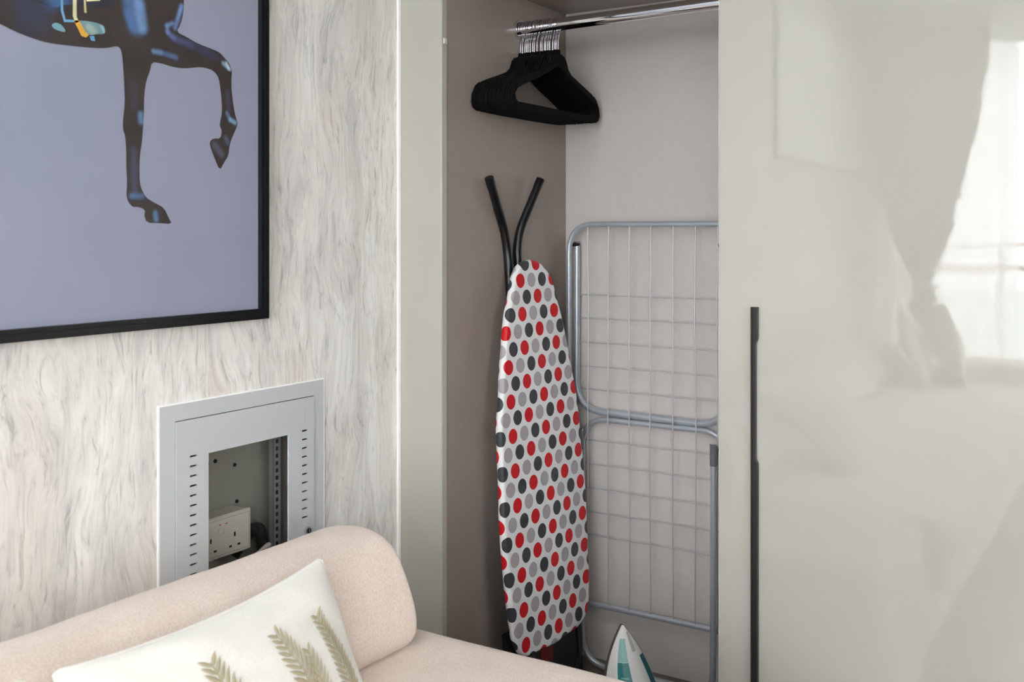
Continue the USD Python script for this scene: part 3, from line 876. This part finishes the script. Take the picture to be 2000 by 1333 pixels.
# cables
cd = fillet([(BX0 + 0.03, 1.535, 0.585), (BX0 + 0.04, 1.57, 0.628), (BX0 + 0.042, 1.598, 0.636), (BX0 + 0.040, 1.612, 0.60), (BX0 + 0.040, 1.612, 0.345)], 0.03, 8)
rr_ = 0.0125
cdd = np.vstack([np.linspace(cd[i], cd[i + 1], max(2, int(np.linalg.norm(cd[i + 1] - cd[i]) / 0.0022)), endpoint=False) for i in range(len(cd) - 1)])
obj('conduit', tube(cdd, rr_ + 0.0009 * np.sin(np.arange(len(cdd)) * np.pi / 1.0 * 0.66), 14), 'cable_black', None, 'black corrugated conduit looping beside the power socket', 'cable', smooth=50)
for k, (pts_, r_, m_, lab) in enumerate((
        ([(BX0 + 0.06, 1.50, 0.545), (BX0 + 0.07, 1.56, 0.585), (BX0 + 0.075, 1.60, 0.605), (BX0 + 0.062, 1.600, 0.585), (BX0 + 0.062, 1.59, 0.345)], 0.0052, 'cable_grey', 'thick pale grey cable curving below the power socket'),
        ([(BX0 + 0.07, 1.49, 0.53), (BX0 + 0.085, 1.555, 0.565), (BX0 + 0.085, 1.59, 0.590), (BX0 + 0.085, 1.603, 0.575), (BX0 + 0.08, 1.603, 0.345)], 0.0035, 'cable_grey', 'thin pale grey cable in front of the thick one'),
        ([(BX0 + 0.05, 1.40, 0.578), (BX0 + 0.08, 1.47, 0.590), (BX0 + 0.085, 1.53, 0.585), (BX0 + 0.096, 1.565, 0.572), (BX0 + 0.096, 1.60, 0.592)], 0.0042, 'cable_black', 'black cable running flat under the power socket'),
        ([(BX0 + 0.05, 1.36, 0.560), (BX0 + 0.085, 1.44, 0.572), (BX0 + 0.095, 1.50, 0.556), (BX0 + 0.098, 1.55, 0.540), (BX0 + 0.095, 1.56, 0.36)], 0.0055, 'cable_black', 'thick black cable lowest under the power socket'))):
    obj('cable', tube(fillet(pts_, 0.03, 6), r_, 10), m_, None, lab, 'cable', smooth=50)

# ------------------------------------------------------------------ framed horse print
PY0, PY1, PZ0, PZ1 = 0.30, 1.533, 1.0945, 2.30
pf = thing('framed_print', 'black framed print of a dark horse on lavender grey above the sofa', 'picture', (XW, 0.93, PZ0))
FW = 0.026
XP = XW + 0.014
bars = [(sbox(PY0, PZ0, PY1, PZ0 + FW * 0.8), 'h'), (sbox(PY0, PZ1 - FW * 0.8, PY1, PZ1), 'h'), (sbox(PY0, PZ0, PY0 + FW * 0.8, PZ1), 'v'), (sbox(PY1 - FW * 0.8, PZ0, PY1, PZ1), 'v')]
t_ = 0.021
for poly in (Polygon([(PY0, PZ0), (PY1, PZ0), (PY1 - t_, PZ0 + t_), (PY0 + t_, PZ0 + t_)]), Polygon([(PY0, PZ1), (PY1, PZ1), (PY1 - t_, PZ1 - t_), (PY0 + t_, PZ1 - t_)]),
             Polygon([(PY0, PZ0), (PY0, PZ1), (PY0 + t_, PZ1 - t_), (PY0 + t_, PZ0 + t_)]), Polygon([(PY1, PZ0), (PY1, PZ1), (PY1 - t_, PZ1 - t_), (PY1 - t_, PZ0 + t_)])):
    lowm = on_wall(poly, XW + 0.0005, 0.024)
    obj('frame_bar', lowm, 'frame_black', pf, smooth=False)
lipo = sbox(PY0 + 0.004, PZ0 + 0.004, PY1 - 0.004, PZ1 - 0.004).difference(sbox(PY0 + 0.0125, PZ0 + 0.0125, PY1 - 0.0125, PZ1 - 0.0125))
obj('frame_lip', on_wall(lipo, XW + 0.0246, 0.004), 'frame_black', pf, smooth=False)
pr = obj('print', bx(XW + 0.004, XP, PY0 + t_ * 0.6, PY1 - t_ * 0.6, PZ0 + t_ * 0.6, PZ1 - t_ * 0.6), 'print_ground', pf, smooth=False)
low = [(0.957, 1.605), (0.981, 1.597), (1.009, 1.591), (1.042, 1.587), (1.084, 1.589), (1.129, 1.592), (1.155, 1.596), (1.172, 1.602), (1.18, 1.601), (1.185, 1.592), (1.188, 1.561), (1.19, 1.529), (1.191, 1.504), (1.187, 1.472), (1.187, 1.455), (1.192, 1.444), (1.194, 1.419), (1.194, 1.387), (1.196, 1.359), (1.194, 1.34), (1.196, 1.331), (1.201, 1.323), (1.209, 1.317), (1.218, 1.318), (1.228, 1.316), (1.235, 1.311), (1.232, 1.303), (1.238, 1.289), (1.265, 1.289), (1.295, 1.287), (1.287, 1.299), (1.277, 1.317), (1.261, 1.324), (1.249, 1.329), (1.237, 1.335), (1.228, 1.348), (1.223, 1.36), (1.222, 1.386), (1.223, 1.411), (1.228, 1.438), (1.23, 1.463), (1.232, 1.489), (1.232, 1.515), (1.235, 1.541), (1.239, 1.554), (1.245, 1.568), (1.249, 1.585), (1.27, 1.585), (1.294, 1.582), (1.319, 1.582), (1.345, 1.587), (1.362, 1.591), (1.386, 1.59), (1.399, 1.585), (1.408, 1.574), (1.411, 1.559), (1.415, 1.535), (1.416, 1.507), (1.41, 1.486), (1.411, 1.479), (1.416, 1.473), (1.412, 1.456), (1.395, 1.456), (1.385, 1.449), (1.386, 1.439), (1.396, 1.419), (1.41, 1.393), (1.421, 1.41), (1.432, 1.423), (1.435, 1.443), (1.44, 1.457), (1.451, 1.477), (1.457, 1.489), (1.454, 1.497), (1.449, 1.51), (1.444, 1.531), (1.44, 1.559), (1.44, 1.58), (1.442, 1.594), (1.435, 1.608), (1.421, 1.618), (1.41, 1.626), (1.39, 1.63), (1.355, 1.635), (1.33, 1.643), (1.305, 1.649), (1.313, 1.662), (1.319, 1.678), (1.322, 1.696), (1.322, 1.712)]
high = [(1.328, 1.76), (1.342, 1.83), (1.362, 1.90), (1.372, 1.945), (1.40, 1.93), (1.455, 1.878), (1.482, 1.874), (1.492, 1.90), (1.46, 1.97), (1.43, 2.02), (1.415, 2.05), (1.404, 2.10), (1.39, 2.06), (1.33, 2.04),
        (1.25, 1.975), (1.18, 1.91), (1.10, 1.885), (1.0, 1.872), (0.85, 1.88), (0.72, 1.89), (0.64, 1.86), (0.60, 1.79), (0.605, 1.70), (0.625, 1.63), (0.595, 1.56), (0.575, 1.50), (0.585, 1.42), (0.59, 1.34),
        (0.585, 1.29), (0.64, 1.288), (0.632, 1.32), (0.622, 1.36), (0.627, 1.46), (0.645, 1.51), (0.70, 1.57), (0.76, 1.632), (0.82, 1.628), (0.9, 1.617)]
horse = Polygon(smooth_closed(low + high, 1)).buffer(0)


def paint(name, poly, step, base, strokes, x, parent, label=None):
    pts, tri = fill_poly(poly, step)
    col = np.tile(np.array(lin(base)), (len(pts), 1))
    nz = meshkit.fbm(np.c_[pts * 26, np.zeros(len(pts))], 3, 4)
    col = col * (0.75 + 0.5 * nz)[:, None]
    for a, b, wd_, soft, c in strokes:
        a, b = np.array(a), np.array(b)
        ab = b - a
        t = np.clip(((pts - a) @ ab) / max(ab @ ab, 1e-9), 0, 1)
        d = np.linalg.norm(pts - (a + t[:, None] * ab), axis=1)
        k = np.clip(1 - (d - wd_) / soft, 0, 1)
        k = (k * k * (3 - 2 * k) * (0.30 + 0.6 * nz)).clip(0, 1)[:, None]
        col = col * (1 - k) + np.array(lin(c)) * k
    P = np.c_[np.full(len(pts), x), pts]
    if np.cross(P[tri[0, 1]] - P[tri[0, 0]], P[tri[0, 2]] - P[tri[0, 0]])[0] < 0:
        tri = tri[:, ::-1]
    o = obj(name, (P, tri), 'print_paint', parent, label, smooth=False)
    UsdGeom.PrimvarsAPI(o).CreatePrimvar('paint', Sdf.ValueTypeNames.Color3fArray, 'vertex').Set(Vt.Vec3fArray.FromNumpy(col.astype(np.float32)))
    return o


DB, LB = '#4a6a9c', '#7fa6d6'
strokes = [((1.00, 1.66), (1.012, 1.625), 0.008, 0.045, '#343c52'), ((1.05, 1.70), (1.045, 1.66), 0.004, 0.025, '#3d5f92'),
           ((1.205, 1.69), (1.216, 1.648), 0.007, 0.022, '#5f83b8'), ((1.222, 1.685), (1.228, 1.645), 0.002, 0.016, '#86aee0'), ((1.196, 1.665), (1.21, 1.64), 0.001, 0.012, '#4f73a8'),
           ((1.317, 1.70), (1.302, 1.656), 0.0006, 0.007, '#7f9fd8'), ((1.296, 1.664), (1.283, 1.657), 0.0006, 0.006, '#7f9fd0'), ((1.283, 1.657), (1.285, 1.645), 0.0006, 0.006, '#7794c8'),
           ((1.285, 1.645), (1.30, 1.636), 0.001, 0.007, '#7386c2'), ((1.30, 1.636), (1.34, 1.629), 0.001, 0.010, '#565f8e'), ((1.34, 1.629), (1.40, 1.615), 0.001, 0.012, '#3c4160'),
           ((1.253, 1.605), (1.27, 1.605), 0.0012, 0.006, '#86a7da'), ((1.27, 1.605), (1.304, 1.601), 0.0008, 0.007, '#5d78ac'),
           ((1.225, 1.486), (1.226, 1.474), 0.0012, 0.009, '#6d9cc6'), ((1.419, 1.606), (1.436, 1.597), 0.0006, 0.006, '#a8cbe6'), ((1.427, 1.608), (1.433, 1.596), 0.0005, 0.004, '#d5ecf6'),
           ((1.428, 1.509), (1.437, 1.496), 0.0005, 0.006, '#6f92c0'), ((1.437, 1.496), (1.450, 1.491), 0.001, 0.006, '#8cc0e0'),
           ((1.257, 1.307), (1.259, 1.296), 0.0015, 0.007, '#6289b8'), ((1.426, 1.458), (1.431, 1.449), 0.001, 0.008, '#5f6a8c'), ((1.398, 1.442), (1.414, 1.426), 0.002, 0.010, '#5d5d72'),
           ((1.21, 1.42), (1.212, 1.345), 0.001, 0.010, '#4b4f68'), ((1.205, 1.337), (1.228, 1.338), 0.001, 0.008, '#5a7aa8'), ((1.43, 1.55), (1.433, 1.515), 0.001, 0.007, '#4b4a60'), ((1.21, 1.54), (1.212, 1.50), 0.001, 0.012, '#3d3b45')]
hz = obj_h = paint('printed_horse', horse, 0.0032, '#383130', strokes, XP + 0.0004, pr, 'dark horse with blue sheen, one foreleg raised')
paint('printed_saddle_cloth', Polygon(smooth_closed([(0.98, 1.66), (1.05, 1.645), (1.075, 1.66), (1.165, 1.665), (1.175, 1.70), (1.17, 1.86), (1.0, 1.86), (0.97, 1.75)], 2)), 0.004, '#2c2f3b',
      [((1.035, 1.69), (1.06, 1.66), 0.004, 0.03, '#4d78ae'), ((1.06, 1.70), (1.085, 1.70), 0.005, 0.02, '#6aa0cc')], XP + 0.0006, pr)
paint('printed_stirrup', Polygon(smooth_closed([(1.046, 1.618), (1.054, 1.624), (1.066, 1.622), (1.075, 1.611), (1.066, 1.610), (1.052, 1.612)], 2)), 0.0015, '#6f99a8', [], XP + 0.0008, pr)
paint('printed_stirrup', Polygon(smooth_closed([(1.094, 1.633), (1.112, 1.637), (1.145, 1.636), (1.151, 1.628), (1.149, 1.619), (1.132, 1.617), (1.120, 1.612), (1.106, 1.620)], 2)), 0.0015, '#708f98',
      [((1.118, 1.626), (1.128, 1.620), 0.002, 0.009, '#a9b7a4'), ((1.143, 1.632), (1.148, 1.622), 0.0005, 0.003, '#a4ccd4')], XP + 0.0008, pr)
for nm_, pl4, c in (('printed_strap', [(1.087, 1.72), (1.0935, 1.72), (1.094, 1.64), (1.0985, 1.632), (1.0915, 1.629), (1.0865, 1.640)], '#d2cda4'),
                    ('printed_strap', [(1.0885, 1.633), (1.0985, 1.635), (1.1105, 1.618), (1.118, 1.613), (1.112, 1.6075), (1.103, 1.609)], '#d8a545'),
                    ('printed_strap', [(1.063, 1.69), (1.068, 1.69), (1.0685, 1.648), (1.073, 1.632), (1.089, 1.634), (1.089, 1.630), (1.070, 1.627), (1.064, 1.645)], '#6b9fc4'),
                    ('printed_strap', [(1.113, 1.670), (1.140, 1.676), (1.140, 1.682), (1.113, 1.676)], '#d5d5a8'),
                    ('printed_strap', [(1.1075, 1.672), (1.1115, 1.672), (1.1135, 1.650), (1.1085, 1.650)], '#bdb784'),
                    ('printed_strap', [(1.119, 1.611), (1.128, 1.613), (1.130, 1.604), (1.122, 1.604)], '#5f9cc8')):
    paint(nm_, Polygon(pl4), 0.002, c, [], XP + 0.0010, pr)

# second picture on the papered wall, farther back, seen mirrored in the door
tp = thing('triptych', 'wide white three-panel picture high on papered wall, mirrored in glossy door', 'picture', (XW, -1.6, 1.63))
obj('backing', bx(XW + 0.0005, XW + 0.012, -2.42, -0.84, 1.63, 2.36), 'art_grey', tp, smooth=False)
for k in range(3):
    a = -0.85 - k * 0.525
    obj('panel', bx(XW + 0.012, XW + 0.025, a - 0.50, a, 1.64, 2.35, 0.003), 'art_white', tp, smooth=False)

# ------------------------------------------------------------------ sofa
sf = thing('sofa', 'long beige linen sofa along the papered wall', 'sofa', (-1.05, 0.0, 0))
obj('base', softbox((-1.54, -1.80, 0.10), (-0.56, 1.08, 0.32), 0.03, 30, wob=0.002), 'sofa_linen', sf, smooth=True)
obj('end_block', softbox((-1.545, 1.085, 0.10), (-0.535, 1.615, 0.512), 0.05, 30, (0, 0.004, 0.006), 3, 0.004), 'sofa_linen', sf, 'low upholstered end block without armrest', smooth=True)
obj('far_arm', softbox((-1.545, -2.14, 0.10), (-0.535, -1.80, 0.595), 0.05, 26, (0, 0, 0.006), 4, 0.004), 'sofa_linen', sf, smooth=True)
obj('back_frame', softbox((-1.57, -2.02, 0.10), (-1.42, 1.50, 0.60), 0.04, 30, wob=0.002), 'sofa_linen', sf, smooth=True)
for k in range(3):
    a = 1.075 - k * 0.93
    obj('seat_cushion', softbox((-1.40, a - 0.925 if k < 2 else -1.795, 0.315), (-0.49, a, 0.505), 0.05, 24, (0.0, 0.0, 0.014), 5 + k, 0.004), 'sofa_linen', sf, smooth=True)
for x in (-1.45, -0.62):
    for y in (-1.9, 1.52):
        obj('leg', trimesh.creation.cylinder(0.022, 0.11, sections=16, transform=trimesh.transformations.translation_matrix((x, y, 0.055))), 'wood_leg', sf)
# back cushions: upright blocks with a rounded crown, leaning back
CR = [(-1.190, 0.509), (-1.171, 0.519), (-1.161, 0.545), (-1.168, 0.590), (-1.190, 0.640), (-1.216, 0.685), (-1.250, 0.708), (-1.300, 0.718), (-1.350, 0.712), (-1.395, 0.695), (-1.418, 0.655), (-1.420, 0.58), (-1.412, 0.525), (-1.39, 0.512), (-1.28, 0.508)]


def back_cushion(ya, yb, seed):
    prof_ = np.array(smooth_closed(CR, 2))
    c = np.array([-1.295, 0.60])
    ys, ins = [], []
    for t in np.linspace(0, 1, 9):
        ys.append(ya + 0.032 * (1 - math.cos(t * math.pi / 2))); ins.append(1 - 0.055 * (1 - math.sin(t * math.pi / 2)) ** 1.5)
    mid = np.linspace(ya + 0.032, yb - 0.032, 20)[1:-1]
    Y_ = list(ys) + list(mid) + [ya + yb - y for y in ys[::-1]]
    I_ = list(ins) + [1.0] * len(mid) + list(ins[::-1])
    rows = []
    for y, s in zip(Y_, I_):
        q = c + (prof_ - c) * s
        q[:, 1] = np.maximum(q[:, 1], 0.508)
        rows.append(np.c_[q[:, 0], np.full(len(q), y), q[:, 1]])
    P = np.array(rows)
    sag = (meshkit.fbm(P.reshape(-1, 3) * 4.5, 3, seed) - 0.5).reshape(P.shape[:2])
    d = P - np.array([c[0], 0, c[1]]); d[..., 1] = 0
    d /= np.linalg.norm(d, axis=2, keepdims=True) + 1e-9
    P = P + d * sag[..., None] * 0.016
    n, m_ = P.shape[:2]
    v = P.reshape(-1, 3)
    f = []
    for i in range(n - 1):
        for j in range(m_):
            j2 = (j + 1) % m_
            f += [[i * m_ + j, i * m_ + j2, (i + 1) * m_ + j2], [i * m_ + j, (i + 1) * m_ + j2, (i + 1) * m_ + j]]
    # domed ends
    def cap(row, ysign):
        nonlocal v, f
        prev = row
        for s, b in ((0.85, 0.004), (0.5, 0.008), (0.2, 0.009)):
            q = P[0 if ysign < 0 else -1].copy()
            cc = q.mean(0)
            q = cc + (q - cc) * s
            q[:, 1] += ysign * b
            st = len(v)
            v = np.vstack([v, q])
            cur = np.arange(st, st + m_)
            for j in range(m_):
                j2 = (j + 1) % m_
                f += [[prev[j], prev[j2], cur[j2]], [prev[j], cur[j2], cur[j]]]
            prev = cur
        v = np.vstack([v, v[prev].mean(0)])
        for j in range(m_):
            f.append([prev[j], prev[(j + 1) % m_], len(v) - 1])
    cap(np.arange(m_), -1)
    cap(np.arange((n - 1) * m_, n * m_), 1)
    m = trimesh.Trimesh(v, f, process=False)
    trimesh.repair.fix_normals(m)
    return m


for k, (a, b) in enumerate(((0.60, 1.512), (-0.33, 0.59), (-1.26, -0.34), (-1.79, -1.27))):
    obj('back_cushion', back_cushion(a, b, 20 + k), 'sofa_linen', sf, smooth=True)


# ------------------------------------------------------------------ throw pillows
def pillow_frame(TL, eu, ev):
    eu = np.array(eu, float); eu /= np.linalg.norm(eu)
    ev = np.array(ev, float); ev -= eu * (ev @ eu); ev /= np.linalg.norm(ev)
    n = np.cross(ev, eu)
    if n[2] < 0:
        n = -n
    return np.array(TL, float), eu, ev, n


def pillow_surface(fr, W, Hh, T, u, v, side, seed=0):
    """u, v in [0, 1]; edges curve in, corners pulled out; side = +1 front, -1 back"""
    o, eu, ev, n = fr
    a, b = 2 * u - 1, 2 * v - 1
    pinch = 0.036 / Hh
    x = a * (1 - 0.035 * (1 - b ** 2) * np.abs(a))
    y = b * (1 - pinch * (1 - a ** 2) * np.abs(b))
    th = T * np.sqrt(np.clip((1 - a ** 2), 0, 1) ** 0.9 * np.clip((1 - b ** 2), 0, 1) ** 0.9)
    th = th * (0.80 + 0.20 * np.cos(a * 1.2) * np.cos(b * 1.2))
    P = o + ((x + 1) / 2 * W)[..., None] * eu + ((y + 1) / 2 * Hh)[..., None] * ev
    wr = (meshkit.fbm(np.stack([u * 5 + seed, v * 5, np.full_like(u, seed * 1.7)], -1), 3, seed) - 0.5)
    edge = np.clip((1 - a ** 2) * (1 - b ** 2) * 6, 0, 1)
    rad = np.sin(6 * a - 4 * b + 3 * wr) * 0.003 * edge * np.clip(np.abs(a) ** 1.5 + np.abs(b), 0, 1)
    return P + (side * (th + edge * wr * 0.018 + rad) + 0.0)[..., None] * n


def pillow(prim, fr, W, Hh, T, material, seed):
    g = np.sin(np.linspace(-np.pi / 2, np.pi / 2, 44)) * 0.5 + 0.5
    U_, V_ = np.meshgrid(g, g, indexing='ij')
    top = grid_mesh(pillow_surface(fr, W, Hh, T, U_, V_, 1, seed))
    bot = grid_mesh(pillow_surface(fr, W, Hh, T * 0.75, U_, V_, -1, seed + 1))
    if top.face_normals.mean(0) @ fr[3] < 0:
        top.invert()
    if bot.face_normals.mean(0) @ fr[3] > 0:
        bot.invert()
    m = cat_m([top, bot])
    m.merge_vertices()
    obj('pillow_body', m, material, prim, smooth=True)
    e = np.linspace(0.015, 0.985, 30)
    z = np.zeros(30); o_ = np.ones(30)
    loop = np.vstack([pillow_surface(fr, W, Hh, 0, e, z, 1, seed), pillow_surface(fr, W, Hh, 0, o_, e, 1, seed), pillow_surface(fr, W, Hh, 0, e[::-1], o_, 1, seed), pillow_surface(fr, W, Hh, 0, z, e[::-1], 1, seed)])
    obj('piping', tube(loop, 0.003, 8, closed=True), material, prim, smooth=True)


F1 = pillow_frame((-1.137, 0.758, 0.739), (-0.073, 0.542, -0.019), (0.415, 0.0, -0.910))
W1, H1, T1 = 0.552, 0.27, 0.060
p1 = thing('throw_pillow', 'white cotton throw pillow embroidered with olive leaf sprigs', 'pillow', (-1.0, 1.0, 0.52))
pillow(p1, F1, W1, H1, T1, 'pillow_cotton', 2)


def on_pillow(x, y, out=0.0012):
    """point of the front at x, y metres from the top left corner"""
    u, v = np.atleast_1d(x) / W1, np.atleast_1d(y) / H1
    P = pillow_surface(F1, W1, H1, T1, np.clip(u, 0.001, 0.999), np.clip(v, 0.001, 0.999), 1, 2)
    return P + F1[3] * out


def leaflet(a, b, wd_):
    """thread-filled leaf from a to b (pillow metres)"""
    a, b = np.array(a), np.array(b)
    d = b - a; L = np.linalg.norm(d); d /= L; nn = np.array([-d[1], d[0]])
    t = np.linspace(0, 1, 7)
    wv_ = wd_ * np.sin(np.pi * np.clip(t * 0.92 + 0.08, 0, 1)) ** 0.8
    rows = []
    for s in (-1, -0.5, 0, 0.5, 1):
        q = a + d * (t * L)[:, None] + nn * (s * wv_)[:, None]
        rows.append(on_pillow(q[:, 0], q[:, 1], 0.0010 + 0.0014 * (1 - s * s)))
    g = grid_mesh(np.array(rows))
    if g.face_normals.mean(0) @ F1[3] < 0:
        g.invert()
    return g


def sprig(tip, base, n, leaf, wd_):
    tip, base = np.array(tip), np.array(base)
    ax = tip - base; L = np.linalg.norm(ax); ax /= L; nn = np.array([-ax[1], ax[0]])
    q = base + ax * (np.linspace(0, 1, 20) * L * 0.97)[:, None]
    st = obj('embroidered_sprig', tube(on_pillow(q[:, 0], q[:, 1], 0.001), 0.0014, 6), 'embroidery', p1, 'olive green embroidered leaf sprig', smooth=True)
    for k in range(n):
        t = k / (n - 1)
        c = base + ax * L * (0.04 + 0.90 * t)
        ll = leaf * (1.0 - 0.55 * t ** 2) * (0.7 + 0.3 * min(1, t * 6))
        for s in (-1, 1):
            e_ = c + ax * ll * 0.66 + nn * s * ll * 0.66
            obj('leaflet', leaflet(c + nn * s * 0.001, e_, wd_), 'embroidery', st, smooth=True)


sprig((0.449, 0.070), (0.502, 0.245), 15, 0.048, 0.0034)
sprig((0.331, 0.064), (0.398, 0.245), 15, 0.052, 0.0034)
sprig((0.386, 0.110), (0.412, 0.245), 10, 0.040, 0.0032)
sprig((0.196, 0.058), (0.226, 0.245), 14, 0.056, 0.0036)

F2 = pillow_frame((-1.12, 0.20, 0.745), (-0.02, 0.52, 0.0), (0.80, 0.05, -0.58))
p2 = thing('throw_pillow', 'plain cream throw pillow beside the embroidered one, mirrored in the door', 'pillow', (-1.0, 0.4, 0.52))
pillow(p2, F2, 0.52, 0.44, 0.065, 'cushion_cream', 6)
F3 = pillow_frame((-1.20, -1.72, 0.93), (0.10, 0.50, 0.0), (0.30, -0.05, -0.93))
p3 = thing('throw_pillow', 'cream throw pillow upright on the far seat, just before the farthest pillow', 'pillow', (-1.1, -1.4, 0.52))
pillow(p3, F3, 0.46, 0.44, 0.06, 'cushion_cream', 8)
F4 = pillow_frame((-1.06, -1.80, 0.93), (0.14, 0.42, 0.0), (0.22, -0.12, -0.95))
p4 = thing('throw_pillow', 'cream throw pillow farthest along the sofa, against the curtain', 'pillow', (-1.0, -1.8, 0.52))
pillow(p4, F4, 0.42, 0.44, 0.055, 'cushion_cream', 10)

# ------------------------------------------------------------------ curtains
def curtain(z_top, z_bot, left, right, y, amp, waves, seed, nz=40, nx=140):
    Z_ = np.linspace(z_top, z_bot, nz)
    P = np.zeros((nz, nx, 3))
    t = np.linspace(0, 1, nx)
    for i, z in enumerate(Z_):
        l, r = left(z), right(z)
        k = amp * (0.6 + 0.4 * (meshkit.noise(np.c_[t * 9, np.full(nx, z * 0.7), np.full(nx, seed)], seed)))
        P[i, :, 0] = l + (r - l) * t
        P[i, :, 1] = y + k * np.sin(2 * np.pi * (waves * t + 0.4 * meshkit.noise(np.c_[t * 4, np.full(nx, z * 0.5), np.full(nx, 2.0)], seed)))
        P[i, :, 2] = z
    return grid_mesh(P)


ZT = [2.5, 2.2, 1.8, 1.4, 1.15, 0.97, 0.8, 0.5, 0.04]
rightc = lambda z: np.interp(-z, [-a for a in ZT], [-0.80, -0.83, -0.90, -0.99, -1.07, -1.135, -1.08, -1.0, -0.97])
leftc = lambda z: np.interp(-z, [-a for a in ZT], [-1.56, -1.55, -1.50, -1.40, -1.30, -1.225, -1.27, -1.34, -1.38])
dp = thing('drape', 'beige curtain tied back at the left of the balcony window', 'curtain', (-1.3, -2.25, 0.04))
obj('curtain_cloth', curtain(2.5, 0.04, leftc, rightc, -2.24, 0.030, 11, 5), 'drape', dp, smooth=True)
tb = [(-1.18 + 0.062 * math.cos(a), -2.24 + 0.045 * math.sin(a), 0.97) for a in np.linspace(0, 2 * np.pi, 24, endpoint=False)]
obj('tieback', tube(tb, 0.018, 10, closed=True), 'drape', dp, smooth=True)
sh = thing('sheer_curtain', 'white sheer curtain hanging beside the beige drape', 'curtain', (-1.0, -2.36, 0.03))
obj('curtain_cloth', curtain(2.5, 0.03, lambda z: -1.50, lambda z: -0.70, -2.35, 0.028, 9, 8, 20, 160), 'sheer', sh, smooth=True)
sh2 = thing('sheer_curtain', 'white sheer curtain gathered at right end of window', 'curtain', (1.55, -2.36, 0.03))
obj('curtain_cloth', curtain(2.5, 0.03, lambda z: 1.20, lambda z: 1.90, -2.35, 0.028, 9, 12, 20, 160), 'sheer', sh2, smooth=True)
